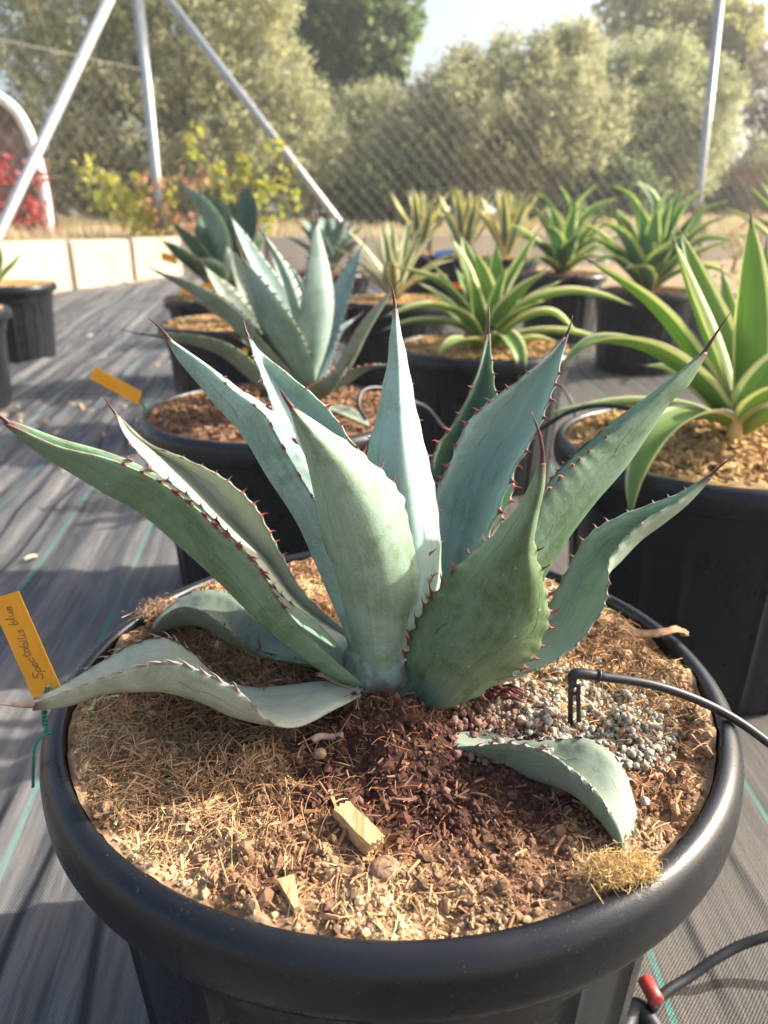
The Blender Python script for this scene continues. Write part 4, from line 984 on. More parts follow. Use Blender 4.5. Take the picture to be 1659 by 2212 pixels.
def simple_tag(corners, Y, label, m, thick=.0008):
    P4 = [at(x, y, Y) for x, y in corners]; c = sum(P4)/len(P4); n = np.cross(P4[1]-P4[0], P4[2]-P4[1])
    o = root('plant_tag', label, 'plant tag', tuple(c), 'orange plant tags' if m is M_tag else None)
    mesh('card', *slab(P4, thick, n), m, o, smooth=False)
    return o
M_blue = simple('blue_tag', (0.10, 0.33, 0.75), .5); M_red = simple('red_orange_tag', (0.75, 0.16, 0.02), .5); M_yt = simple('yellow_orange_tag', (0.85, .45, .02), .5)
t2 = simple_tag([(194, 818), (204, 792), (306, 846), (300, 874), (296, 873)], 1.50, 'orange tag sticking out left of the second black pot', M_tag)
mesh('wire_tie', *tube(A3((301, 862, 1.50), (308, 872, 1.50), (312, 885, 1.52), (313, 900, 1.54)), .0015, 6, 12), M_wire, t2)
simple_tag([(512, 798), (524, 801), (536, 756), (525, 750)], 2.75, 'upright yellow-orange tag between the left row leaves', M_yt)
simple_tag([(388, 625), (395, 636), (440, 633), (430, 618)], 3.62, 'left of two orange tags on the rim below the dark green agave', M_tag)
simple_tag([(430, 616), (436, 632), (462, 626), (456, 610)], 3.66, 'right of two orange tags on the rim below the dark green agave', M_tag)
simple_tag([(348, 545), (350, 562), (384, 572), (380, 552)], 4.6, 'small orange tag beside the wall end vine', M_tag)
simple_tag([(856, 541), (858, 553), (893, 546), (888, 537)], 6.5, 'blue tag on the leftmost yellow agave pot', M_blue)
simple_tag([(938, 544), (940, 556), (984, 549), (980, 538)], 6.5, 'blue tag between the left and middle yellow agave pots', M_blue)
simple_tag([(962, 612), (966, 628), (1003, 624), (1000, 610)], 4.0, 'bright red-orange tag left of the spreading agave', M_red)

# drip stake and tube
ds = root('drip_stake', 'black drip irrigation stake with tube stuck in pumice of the front pot', 'drip emitter', tuple(at(1240, 1560, .528)))
Ys = .528
p = [tube(A3((1232, 1572, Ys), (1232, 1490, Ys), (1236, 1466, Ys)), .0021, 8), tube(A3((1250, 1560, Ys), (1249, 1500, Ys), (1250, 1480, Ys)), .0019, 8), tube(A3((1232, 1500, Ys), (1250, 1497, Ys)), .0015, 6)]
mesh('prongs', *join(p), M_tube, ds)
mesh('elbow', *tube(A3((1237, 1482, Ys), (1236, 1466, Ys), (1241, 1456, Ys), (1255, 1455, Ys), (1296, 1461, Ys)), [.0034, .0042, .0044, .0042, .0036], 12, 24), M_tube, ds)
mesh('collar', *tube(A3((1290, 1460, Ys), (1294, 1461, Ys)), [.0056, .0056], 14), M_tube, ds)
mesh('tube', *tube(A3((1285, 1460, Ys), (1340, 1467, .529), (1400, 1477, .530), (1460, 1494, .530), (1529, 1522, .528), (1585, 1552, .524), (1640, 1590, .518), (1700, 1640, .512), (1770, 1740, .51), (1800, 1900, .52), (1780, 2150, .60)), .0037, 12, 90), M_tube, ds)

def wood():
    M = NT('pale_wood'); co = M.coord(); g = M.noise(260, 4, .6, M.mapping(co, rot=(0, 0, .9), scale=(1, .08, 1)))
    m = M.bsdf(M.mix(M.ramp(g, (.3, .7)), (.36, .22, .10), (.62, .43, .22)), .8, .2, M.bump(g, .6, .001))
    a, b = atz(738, 1752, PZ+.004), atz(808, 1822, PZ+.004); c = (a+b)/2; L = np.linalg.norm(b-a)+.004; rz = math.atan2(b[1]-a[1], b[0]-a[0])
    bm = bmesh.new(); bmesh.ops.create_cube(bm, size=1); bmesh.ops.subdivide_edges(bm, edges=bm.edges[:], cuts=5, use_grid_fill=True)
    for v in bm.verts:
        x, y, z = v.co; v.co = ((x + (.03*math.sin(y*17+z*22) if abs(x) > .49 else 0) + z*.08)*L, y*.0125*(1+.05*math.sin(x*9)), z*.013*(1+.08*math.sin(x*9+y*4)))
    V = np.array([v.co[:] for v in bm.verts]); bm.verts.index_update(); Fc = [[v.index for v in f.verts] for f in bm.faces]; bm.free()
    cr, sr = math.cos(rz), math.sin(rz); V = V @ np.array([[cr, sr, 0], [-sr, cr, 0], [0, 0, 1]]) + np.array([c[0], c[1], PZ+float(soil_h(c[0], c[1]))+.0095])
    o = mesh('wood_chip', V, Fc, m, smooth=False); tag(o, 'blocky pale wood chip on the soil at the front centre', 'wood chip')
    t0 = [atz(675, 1600, PZ+.006), atz(690, 1591, PZ+.008), atz(715, 1592, PZ+.006), atz(742, 1588, PZ+.008)]
    o = mesh('twig', *tube(t0, [.0034, .0026, .0026, .003], 9, 16), simple('grey_twig', (.34, .25, .19), .85, .2, .4, 150, bump=.6)); tag(o, 'short pale twig on the dark soil below the curled leaf', 'twig')
    P = atz(692, 1628, PZ+.006); V = ICO2*np.array([.0048, .0044, .0045]) + P; o = mesh('pebble', V, ICO2F, simple('brown_pebble', (.30, .19, .12), .85, .2, .3, 300, bump=.6)); tag(o, 'round brown pebble just under the short pale twig', 'pebble')
    P = atz(829, 1878, PZ-.003); V = ICO2*(1+.2*(vnoise(ICO2[:, 0]*2, ICO2[:, 1]*2+ICO2[:, 2], 2, 4)[:, None]-.5))*np.array([.0105, .010, .006]) + P
    o = mesh('soil_clod', V, ICO2F, simple('clod', (.26, .16, .10), .95, .1, .4, 300, bump=1.)); tag(o, 'rounded brown soil clod right below the wood chip', 'soil clod')
    # longer splinters, each a thing
    labs = ['long pale splinter left of the wood chip', 'split woody flake in the lit crumbs at the front', 'thin upright splinter above the wood chip']
    for (x0, y0, x1, y1, w, h), lb in zip(((405, 1740, 478, 1685, .005, .003), (617, 1888, 640, 1942, .009, .006), (713, 1700, 728, 1735, .003, .003)), labs):
        a, b = atz(x0, y0, PZ+.003), atz(x1, y1, PZ+.007); c = (a+b)/2; L = np.linalg.norm(b-a)
        rz = math.atan2(b[1]-a[1], b[0]-a[0]); V, Fc = boxv((0, 0, 0), (1, 1, 1)); V = np.array([[p[0]*L, p[1]*w*(1.2-1.2*(p[0]+.5)*.7), p[2]*h] for p in V])
        cr, sr = math.cos(rz), math.sin(rz); V = V @ np.array([[cr, sr, 0], [-sr, cr, 0], [0, 0, 1]]) + np.array([c[0], c[1], PZ+float(soil_h(c[0], c[1]))+.004])
        o = mesh('splinter', V, Fc, m, smooth=False); tag(o, lb, 'splinter')
    # coir tuft at the buried leaf tip, spilling onto the rim
    def tuft(c, spread, n, l0, l1, label, col, zj=.01):
        TV, TF = ribbon_template(6, .7, .018); pos = np.array(c) + rng.normal(0, 1, (n, 3))*np.array(spread); pos[:, 2] = c[2] + np.abs(pos[:, 2]-c[2])
        cc = np.array(col)*np.clip(rng.normal(1, .25, n), .4, 1.6)[:, None]; V, Fc, k = scatter(TV, TF, pos, rot_mats(n, .75), rng.uniform(l0, l1, n), cc)
        o = mesh('coir_tuft', V, Fc, M_crumb, smooth=False, col=k); tag(o, label, 'coir tuft'); return o
    tuft(atz(1325, 1885, PZ+.002), (.0095, .006, .005), 1100, .004, .013, 'golden fluffy coir tuft at the buried leaf tip on the front rim', (.72, .50, .22))
    tuft(atz(1382, 1882, PZ+.002), (.006, .005, .004), 420, .004, .013, 'smaller coir tuft touching the right front rim', (.70, .47, .20))
    tuft(atz(352, 1322, PZ+.000), (.011, .010, .004), 700, .005, .015, 'reddish coir tuft rising at the back left rim', (.42, .27, .17))
    # dry fibre bundle lying over the right rim
    parts = []
    for i in range(26):
        q = [atz(1330+rng.normal(0, 8), 1350+rng.normal(0, 6), PZ-.004), atz(1390, 1370+rng.normal(0, 3), PZ+.001), atz(1430, 1366+rng.normal(0, 3), PZ+.007), atz(1462, 1360+rng.normal(0, 3), PZ+.008), atz(1482+rng.normal(0, 3), 1370+rng.normal(0, 3), PZ)]
        parts.append(tube(q, [.0004, .0011, .0012, .0011, .0007], 5, 18))
    o = mesh('fibre_strand', *join(parts), simple('brown_fibre', (.34, .20, .11), .85, .2, .4, 200)); tag(o, 'twisted brown fibre strand lying over the right rim', 'fibre strand')
    # reddish shrivelled flakes beside the plant foot
    parts = []
    for i in range(16):
        a = atz(1040+rng.uniform(-20, 60), 1490+rng.uniform(-10, 22), PZ+.004); parts.append(tube([a, a+np.array([.006, -.002, .004])*rng.uniform(.5, 1.6), a+np.array([.012, -.005, .001])*rng.uniform(.6, 1.6)], [.0006, .0018, .0005], 5, 6))
    o = mesh('dead_scales', *join(parts), simple('dark_red_flake', (.13, .03, .035), .6, .4, .4, 200)); tag(o, 'dark red shrivelled flakes beside the foot of the agave', 'plant debris', kind='stuff')
    # dry brown leaf base remnant left of the plant foot
    parts = [tube([atz(690+rng.normal(0, 6), 1455+rng.normal(0, 3), PZ+.012), atz(730, 1468+rng.normal(0, 4), PZ+.016), atz(775+rng.normal(0, 5), 1492+rng.normal(0, 3), PZ+.014)], [.0004, .0013, .0006], 5, 9) for _ in range(16)]
    o = mesh('dry_leaf_remnant', *join(parts), simple('straw', (.48, .33, .16), .8, .2, .35, 200)); tag(o, 'frayed straw-coloured dead leaf base left of the plant foot', 'dead leaf')
wood()

# hose and fitting at the bottom right
hs = root('irrigation_hose', 'black irrigation hose with a red cap on the cloth at bottom right', 'hose', tuple(atz(1440, 2140, .03)))
hz = [atz(1900, 1960, .10), atz(1760, 1985, .085), atz(1659, 2022, .075), atz(1600, 2042, .065), atz(1540, 2075, .055), atz(1490, 2110, .045), atz(1430, 2150, .04), atz(1405, 2180, .035)]
mesh('tube', *tube(hz, .0055, 12, 60), M_tube, hs)
a, b = atz(1392, 2115, .045), atz(1420, 2165, .045); d = nrm(b-a)
mesh('red_cap', *tube([a, a+d*.001, b-d*.001, b], [.006, .0085, .0085, .0065], 14, None), simple('red_plastic', (.40, .05, .04), .4, .5, .1), hs)
mesh('supply_pipe', *tube([atz(1350, 2330, .02), atz(1345, 2240, .02), atz(1375, 2180, .025), atz(1415, 2230, .02), atz(1440, 2330, .02)], .012, 14, 50), M_tube, hs)

# other irrigation tubes between the pots
def hose(pts, r, label):
    o = mesh('drip_tube', *tube([at(*q) for q in pts], r, 8, 50), M_tube); tag(o, label, 'drip tube')
hose([(890, 868, 1.55), (920, 880, 1.6), (950, 915, 1.65), (975, 945, 1.7), (985, 1010, 1.75)], .004, 'thin black drip tube looping out of the second pot')
hose([(1100, 960, 1.5), (1170, 925, 1.45), (1230, 890, 1.42), (1300, 876, 1.40), (1370, 885, 1.38), (1430, 905, 1.37), (1440, 925, 1.37)], .0045, 'black drip tube curving into the right edge pot')
hose([(1060, 705, 2.4), (1110, 740, 2.3), (1140, 770, 2.25), (1190, 810, 2.2), (1235, 870, 2.15), (1250, 960, 2.1)], .004, 'black drip tube running down from the spreading agave')
hose([(790, 905, 1.42), (775, 880, 1.44), (779, 850, 1.47), (800, 838, 1.5), (850, 845, 1.55), (900, 870, 1.6)], .004, 'black drip stake tube on the gravel of the second pot')

# ------------------------------------------------------------------ wall, fence, structures behind
def block_wall():
    M = NT('concrete_block'); co = M.coord(); c = M.mix(M.ramp(M.noise(3, 6), (.3, .7)), (.36, .31, .24), (.47, .41, .325)); c = M.mix(M.math('MULTIPLY', M.ramp(M.noise(30, 5), (.55, .75)), .5), c, (.35, .28, .2))
    m = M.bsdf(c, .92, .15, M.bump(M.noise(60, 5), .4, .01))
    w = root('block_wall', 'low wall of pale concrete blocks behind the pots', 'wall', (0, 0, 0))
    for A_, B_, L in ((WALL_A, WALL_B, 1.1), (LW_B, LW_A, .89)):
        tot = np.linalg.norm(B_-A_); D = (B_-A_)/tot
        for i in range(int(tot/L)):
            p = A_ + D*(i+.5)*L; gz = float(ground_z(p[0], p[1])); hh = .615-gz
            bm = bmesh.new(); bmesh.ops.create_cube(bm, size=1); bmesh.ops.scale(bm, verts=bm.verts[:], vec=(L-.035, .25, hh+.1)); bmesh.ops.bevel(bm, geom=bm.edges[:], offset=.02, segments=2, affect='EDGES')
            rz = math.atan2(D[1], D[0])+random.uniform(-.008, .008); V = np.array([v.co[:] for v in bm.verts]); bm.verts.index_update(); Fc = [[v.index for v in f.verts] for f in bm.faces]; bm.free()
            cr, sr = math.cos(rz), math.sin(rz); V = V @ np.array([[cr, sr, 0], [-sr, cr, 0], [0, 0, 1]]) + np.array([p[0], p[1], gz+hh/2-.05+random.uniform(-.006, .006)])
            mesh('block', V, Fc, m, w, smooth=False)
block_wall()

M_galv = NT('galvanised'); _c = M_galv.mix(M_galv.ramp(M_galv.noise(30, 4), (.3, .7)), (.28, .30, .31), (.42, .44, .45)); M_galv = M_galv.bsdf(_c, .42, .5, metal=.35)
def fence():
    f = root('chain_link_fence', 'galvanised chain-link fence with tripod-braced post behind the wall', 'fence', (0, 0, 0))
    Yc, Yr_ = 10.3, 13.0
    foot = at(343, 440, Yc); top_ = at(291, -75, Yc)
    mesh('post', *tube([foot-np.array([0, 0, .3]), foot, top_], .060, 14), M_galv, f)
    bl_ = at(-20, 540, 8.1); mesh('brace', *tube([bl_, bl_*.98+at(262, -55, 10.1)*.02, at(262, -55, 10.1)], .055, 14), M_galv, f)
    br_ = at(742, 492, 11.1); mesh('brace', *tube([br_, br_*.98+at(322, -55, 10.3)*.02, at(322, -55, 10.3)], .050, 14), M_galv, f)
    mesh('post', *tube([at(1511, 450, Yr_)-np.array([0, 0, .3]), at(1512, 410, Yr_), at(1556, -10, Yr_)], .058, 14), M_galv, f)
    # woven wire: straight diagonals in two directions
    z0, z1, s = .62, 2.45, .195; H = z1-z0; r = .0024; mw = simple('mesh_wire', (.26, .235, .185), .6, .3, metal=.2)
    c0 = np.array([foot[0], foot[1], 0])
    for far in (np.array([12.5, 15.5, 0]), np.array([-5.3, 5.2, 0])):
        d3 = far-c0; tot = np.linalg.norm(d3); d3 = d3/tot; n3 = np.array([-d3[1], d3[0], 0]); parts = []
        for i in range(-int(H/s), int(tot/s)+1):
            for sg in (1, -1):
                x0 = i*s if sg == 1 else i*s+H; t0, t1 = 0., 1.
                xa, xb = x0, x0+sg*H
                for lim, lo in ((0, True), (tot, False)):
                    pass
                ts = sorted([(0-xa)/(xb-xa), (tot-xa)/(xb-xa)]); t0, t1 = max(0, ts[0]), min(1, ts[1])
                if t1-t0 < .02: continue
                P0 = c0+d3*(xa+(xb-xa)*t0)+np.array([0, 0, z0+H*t0])+n3*.004*sg; P1 = c0+d3*(xa+(xb-xa)*t1)+np.array([0, 0, z0+H*t1])+n3*.004*sg
                parts.append(tube([P0, P1], r*.85 if far[0] > 0 else .0014, 3, cap=False))
        v, fc = join(parts); mesh('wire_mesh', v, fc, mw, f)
        mesh('top_wire', *tube([c0+np.array([0, 0, z1]), c0+d3*tot*.5+np.array([0, 0, z1-.03]), c0+d3*tot+np.array([0, 0, z1])], .004, 5), mw, f)
fence()

# ------------------------------------------------------------------ trees and shrubs
def foliage_mat(name, trans=.5, rough=.5):
    t = NT(name); c = t.attr('col').outputs['Color']; return t.bsdf(c, rough, .35, trans=trans)
M_fol = foliage_mat('foliage'); M_bark = simple('bark', (.12, .09, .065), .95, .1, .4, 12, bump=.8, bscale=30)
def crown(parent_name, blobs, n, leaf, cols, clump=.25, seed=0, hole=.5, up=.0, nclump=260, aspect=.28):
    """blobs: ellipsoids (cx,cy,cz,rx,ry,rz); returns leaf quads gathered on twigs"""
    rs = np.random.default_rng(seed); B = np.array(blobs); vol = B[:, 3]*B[:, 5]; pick = rs.choice(len(B), nclump, p=vol/vol.sum())
    dirv = nrm(rs.normal(size=(nclump, 3))); rad = rs.random(nclump)**.33
    cc = B[pick, :3] + dirv*rad[:, None]*B[pick, 3:]
    per = n//nclump; parts = []
    tw = nrm(dirv*np.array([1, 1, .8]) + np.array([0, 0, up+.3]) + rs.normal(0, .35, (nclump, 3)))    # shoot direction
    # leaves along several shoots of every clump
    base = np.repeat(cc, per, 0); ax = np.repeat(tw, per, 0); k = len(base)
    sh = rs.integers(0, 7, k); shd = nrm(ax + .75*np.stack([np.sin(sh*2.1+np.repeat(np.arange(nclump), per)), np.cos(sh*3.3+np.repeat(np.arange(nclump), per)*1.7), np.sin(sh*1.3+2)], -1))
    s = rs.random(k); pos = base + shd*(s*clump*1.8)[:, None] + rs.normal(0, clump*.16, (k, 3))
    ld = nrm(shd*.6 + rs.normal(0, .6, (k, 3))); sd_ = nrm(np.cross(ld, rs.normal(size=(k, 3)))); ln = leaf*rs.uniform(.6, 1.3, k)[:, None]; wd = ln*aspect
    V = np.stack([pos, pos+ld*ln*.5+sd_*wd, pos+ld*ln, pos+ld*ln*.5-sd_*wd], 1).reshape(-1, 3); Fc = np.arange(4*k).reshape(k, 4)
    ci = rs.random(k); ct = np.repeat(rs.normal(1, .09, nclump), per); c = np.array(cols)
    col = c[0]*(1-ci)[:, None] + c[1]*ci[:, None]; col = col*np.clip(ct*rs.normal(1, .15, k), .4, 1.8)[:, None]
    return V, Fc, np.repeat(col, 4, 0)
def tree(name, label, blobs, n, leaf, cols, trunk, seed, clump=.25, nclump=260, up=0., aspect=.28, group='trees beyond the fence', cat='tree'):
    trunk = [CAM+(np.array(trunk[0])-CAM)*KT, CAM+(np.array(trunk[1])-CAM)*KT, trunk[2]*KT]; trunk[0][2] = .6; leaf *= KT*.9; clump *= KT*.8
    crownb = list(blobs)
    if name == 'olive_tree':      # upright whippy shoots that break up the outline
        rq = np.random.default_rng(seed+5)
        for _ in range(46):
            b = blobs[rq.integers(len(blobs))]; a = rq.uniform(-.95, .95)
            crownb.append((b[0]+a*b[3], b[1]+rq.uniform(-.4, .4)*b[4], b[2]+b[5]*(math.sqrt(1-a*a)*.95+rq.uniform(.0, .25)), rq.uniform(.10, .25), .25, rq.uniform(.2, .42)))
    t = root(name, label, cat, tuple(trunk[0]), group)
    V, Fc, col = crown(name, crownb, n, leaf, cols, clump, seed, nclump=nclump, up=up, aspect=aspect); mesh('crown', V, Fc, M_fol, t, smooth=False, col=col)
    rs = random.Random(seed); base = np.array(trunk[0]); topc = np.array(trunk[1]); r = trunk[2]
    parts = [tube([base-np.array([0, 0, .2]), base*.6+topc*.4+np.array([rs.uniform(-.1, .1), 0, 0]), topc], [r*1.25, r*.85, r*.55], 10, 10)]
    for i, b in enumerate(blobs[:9]):
        e = np.array(b[:3]); m = base*.3+topc*.7; q = [m, (m+e)/2+np.array([rs.uniform(-.2, .2), rs.uniform(-.2, .2), rs.uniform(-.1, .2)]), e+np.array([0, 0, b[5]*.4])]
        parts.append(tube(q, [r*.5, r*.3, r*.08], 7, 9))
    mesh('trunk', *join(parts), M_bark, t); return t
OL = ((.30, .31, .15), (.52, .51, .29)); OLG = ((.29, .32, .16), (.50, .51, .28)); DKG = ((.12, .18, .065), (.22, .29, .11))
KT = 1.25
def bl(px, py, Y, rx, ry, rz, k=None):
    k = k or (KT if Y > 12.5 else 1.10 if 9 < Y < 11 else 1.0); c = at(px, py, Y*k); q = .80 if k == KT else .88 if k == 1.10 else 1.
    return (c[0], c[1], c[2], rx*k*q, ry*k*q, rz*k*q)
tree('olive_tree', 'huge olive tree filling the upper left behind the tripod post',
     [bl(200, 90, 14, 1.7, 1.5, 1.4), bl(400, 120, 14, 1.8, 1.5, 1.5), bl(530, 90, 14, 1.1, 1.3, 1.1), bl(120, 260, 13.4, 1.2, 1.3, 1.2), bl(310, 280, 13.4, 1.6, 1.3, 1.2), bl(520, 290, 13.6, 1.3, 1.3, 1.2), bl(610, 230, 14, .9, 1.1, 1.),
      bl(300, -80, 14.3, 2.2, 1.5, 1.1), bl(60, 80, 14.6, .9, 1.1, .9), bl(660, 350, 13.8, .9, 1.0, .8), bl(180, 380, 13., 1.1, 1., .7), bl(430, 390, 13.2, 1.4, 1., .6), bl(590, 400, 13.4, 1.1, 1., .6), bl(150, 425, 13.2, 1.0, .9, .5), bl(300, 430, 13.4, 1.0, .9, .5), bl(440, -60, 14.3, 1.2, 1.2, .9), bl(575, 20, 14.3, .55, .8, .6)],
     115000, .10, OL, (at(395, 470, 13.6), at(380, 250, 14), .2), 101, .22, 2300, .6, .2)
tree('broadleaf_tree', 'darker green tree between the olive trees at the top centre',
     [bl(780, 30, 19, 1.3, 1.2, 1.3), bl(800, -60, 19, 1.2, 1.2, 1.0), bl(700, 30, 19, 1.2, 1.2, 1.3), bl(760, 140, 19, 1.1, 1., 1.0), bl(835, 80, 19, .55, .8, .8), bl(720, 240, 19, 1.0, 1., 1.0)],
     30000, .17, DKG, (at(770, 470, 19), at(775, 150, 19), .22), 102, .26, 420, 0, .5)
tree('olive_tree', 'rounded olive tree right of centre with its lower crown in shade',
     [bl(900, 290, 14.5, .75, 1.0, .65), bl(1030, 270, 14.2, 1.1, 1.2, .80), bl(1170, 250, 14.2, 1.1, 1.2, .85), bl(930, 350, 14., 1.1, 1.1, .7), bl(1090, 325, 13.8, 1.3, 1.2, .85), bl(1230, 310, 14., 1.0, 1.1, .9), bl(1110, 190, 14.8, .55, .8, .55), bl(1225, 165, 14.8, .5, .8, .5), bl(1000, 210, 15, .4, .6, .4), bl(860, 330, 14.6, .5, .8, .6), bl(960, 395, 14.2, 1.0, .9, .45), bl(1100, 390, 14.2, 1.1, .9, .4), bl(1230, 385, 14.2, .9, .9, .45)],
     80000, .095, OL, (at(1160, 470, 14), at(1120, 320, 14.2), .18), 103, .20, 1700, .9, .2)
tree('olive_tree', 'taller olive tree behind the right fence post',
     [bl(1340, 240, 15.5, 1.1, 1.2, .9), bl(1440, 255, 15.5, 1.0, 1.2, 1.0), bl(1510, 290, 15.5, .7, 1.0, .9), bl(1350, 330, 15.3, 1.1, 1.1, .8), bl(1460, 350, 15.3, 1.0, 1., .7), bl(1400, 175, 15.8, .6, .9, .5), bl(1540, 330, 15.5, .35, .7, .5), bl(1340, 400, 15.4, .9, .9, .4), bl(1450, 405, 15.4, .9, .9, .4)],
     52000, .095, OLG, (at(1400, 470, 15.4), at(1400, 300, 15.6), .18), 104, .20, 1100, .9, .2)
tree('olive_tree', 'small olive filling the gap low between the two largest crowns',
     [bl(770, 340, 16, .9, 1., .8), bl(800, 275, 16.4, .6, .8, .5), bl(840, 385, 15.5, .8, .8, .5), bl(740, 420, 15.5, .9, .8, .5)],
     24000, .095, OLG, (at(790, 480, 15.8), at(785, 330, 16), .12), 105, .2, 500, .6, .2)
tree('distant_tree', 'thin topped distant tree at the top right, against the sky',
     [bl(1350, 20, 24, .9, .9, .7), bl(1400, -10, 24, .9, .9, .7), bl(1320, 60, 24, .5, .6, .4), bl(1440, 60, 24, .7, .8, .6)], 3600, .20, OLG, (at(1370, 430, 24), at(1370, 60, 24), .16), 106, .4, 90, .2, .4)
tree('distant_tree', 'yellow-green distant tree behind the top of the right fence post',
     [bl(1560, 90, 22, .9, .9, .8), bl(1500, 60, 22, .7, .7, .6), bl(1590, 150, 22, .5, .6, .5), bl(1540, 170, 22, .9, .8, .7)], 8000, .17, ((.26, .26, .08), (.42, .40, .14)), (at(1550, 430, 22), at(1550, 150, 22), .16), 107, .35, 150, .2, .4)
tree('distant_tree', 'sparse dark branched tree at the right edge',
     [bl(1650, 190, 20, .5, .6, .8), bl(1690, 280, 20, .7, .6, .7), bl(1645, 350, 20, .45, .6, .4), bl(1625, 240, 20, .25, .4, .3)], 3000, .14, ((.16, .15, .10), (.28, .26, .18)), (at(1720, 430, 20), at(1655, 230, 20), .14), 108, .35, 80, .1, .35)
def understory():
    b = []; rq = np.random.default_rng(77)
    for x in np.arange(-11, 10.5, .55):
        b.append((x, 21.5+rq.uniform(-.8, .8), 1.35+rq.uniform(-.2, .25), .6, .6, rq.uniform(.75, 1.1)))
    V, Fc, col = crown('u', b, 60000, .13, ((.17, .18, .09), (.30, .30, .16)), .22, 78, nclump=1300, up=.5, aspect=.22)
    o = mesh('undergrowth', V, Fc, M_fol, smooth=False, col=col); tag(o, 'dusky olive undergrowth closing the gaps below the tree crowns', 'undergrowth', kind='stuff')
understory()
# shaded low scrub along the fence foot
for i, (px, py, Y, w, h, lb) in enumerate(((805, 435, 13.2, .8, .35, 'dark green low bush under the gap between the olive trees'), (880, 410, 13.4, .7, .4, 'dark low bush at the left foot of the rounded olive'), (1320, 410, 14, .9, .4, 'low olive scrub between the two right-hand trunks'))):
    tree('bush', lb, [bl(px, py, Y, w, .5, h)], 5000, .11, ((.10, .14, .06), (.2, .24, .1)), (at(px, 465, Y), at(px, py, Y), .04), 120+i, .2, 90, .2, .4, 'low bushes along the fence', 'bush')

# vine with yellow-green and reddish leaves on the fence by the post
def vine(label, blobs, n, cols, seed, stems, leaf=.10):
    kk = 1.10 if stems[0][0][1] > 9 and stems[0][0][1] < 11 else 1.; stems = [[CAM+(p-CAM)*kk for p in q] for q in stems]; leaf *= kk
    t = root('vine', label, 'vine', tuple(stems[0][0])); V, Fc, col = crown('v', blobs, n//3, leaf*.8, cols, .14, seed, nclump=max(20, n//60), aspect=.45); mesh('leaves', V, Fc, M_fol, t, smooth=False, col=col)
    mesh('stems', *join([tube(s, .010, 5, 10) for s in stems]), M_bark, t)
YG = ((.30, .38, .05), (.55, .48, .08)); RD = ((.42, .20, .12), (.60, .34, .22))
vine('yellow-green vine with rusty leaves hanging over the wall left of the post', [bl(215, 400, 9.6, .15, .1, .22), bl(250, 450, 9.4, .35, .15, .25), bl(320, 455, 9.4, .45, .15, .22), bl(210, 460, 9.4, .12, .1, .3), bl(320, 540, 9.2, .14, .1, .5), bl(370, 470, 9.4, .2, .1, .2)], 1500, YG, 201, [[at(320, 610, 9.2), at(318, 540, 9.2), at(300, 470, 9.4), at(215, 390, 9.6)]])
vine('rusty pink vine leaves mixed in beside the fence post', [bl(385, 440, 9.3, .35, .12, .25), bl(300, 430, 9.5, .3, .1, .15), bl(330, 500, 9.2, .3, .1, .2)], 600, RD, 202, [[at(350, 600, 9.2), at(360, 500, 9.3), at(400, 430, 9.3)]])
vine('yellow-green vine climbing above the dark green agave', [bl(440, 340, 9.8, .2, .1, .2), bl(490, 380, 9.6, .3, .12, .25), bl(540, 420, 9.6, .25, .1, .3), bl(560, 470, 9.5, .3, .1, .25), bl(610, 420, 9.6, .15, .1, .35), bl(605, 360, 9.7, .12, .1, .15)], 1300, YG, 203, [[at(560, 560, 9.4), at(555, 450, 9.5), at(500, 380, 9.6), at(420, 320, 9.8)], [at(600, 560, 9.4), at(610, 350, 9.7)]])
vine('small green-and-red ground plant behind the right edge pots', [bl(1560, 540, 6.2, .22, .2, .10), bl(1610, 560, 6.0, .2, .2, .08)], 500, ((.22, .25, .07), (.42, .22, .12)), 204, [[at(1580, 590, 6.1), at(1590, 560, 6.1)]], .05)

# polytunnel end with red creeper at the left edge
def tunnel():
    t = root('polytunnel', 'arched tunnel end with grey net and white frame at the left edge', 'polytunnel', tuple(at(-60, 500, 12)))
    Yt = 12.0; pts = [(108, 515), (100, 450), (92, 400), (78, 340), (60, 285), (35, 240), (0, 212), (-50, 190), (-120, 175), (-190, 190), (-240, 230), (-280, 300), (-310, 400), (-320, 515)]
    arc_ = np.array([at(x, y, Yt) for x, y in pts]); arc_ = catmull(arc_, 40)
    mesh('arch_frame', *tube(arc_, .075, 10), simple('white_frame', (.70, .70, .68), .6, .3, .2, 6), t)
    V = np.vstack([arc_, arc_*1.0+np.array([-3.0, 4.5, 0])]); Fc = [(i, i+1, 40+i+1, 40+i) for i in range(39)]
    mesh('net_cover', V, Fc, simple('net', (.13, .11, .09), .9, .1, .3, 4), t)
    cen = at(-110, 500, Yt+.3); V = np.vstack([arc_+np.array([0, .3, 0]), [cen]]); Fc = [(i, i+1, 40) for i in range(39)]
    mesh('end_net', V, Fc, simple('end_net', (.27, .20, .16), .9, .1, .5, 3), t)
tunnel()
vine('red creeper leaves hanging inside the arched tunnel end', [bl(10, 380, 11.6, .2, .1, .3), bl(35, 450, 11.5, .3, .1, .4), bl(75, 440, 11.5, .15, .1, .35), bl(10, 500, 11.5, .3, .1, .25), bl(85, 490, 11.5, .12, .1, .2)], 1400, ((.35, .05, .05), (.55, .12, .10)), 205, [[at(20, 520, 11.6), at(30, 420, 11.6), at(10, 350, 11.6)], [at(80, 520, 11.6), at(75, 400, 11.6)]], .11)

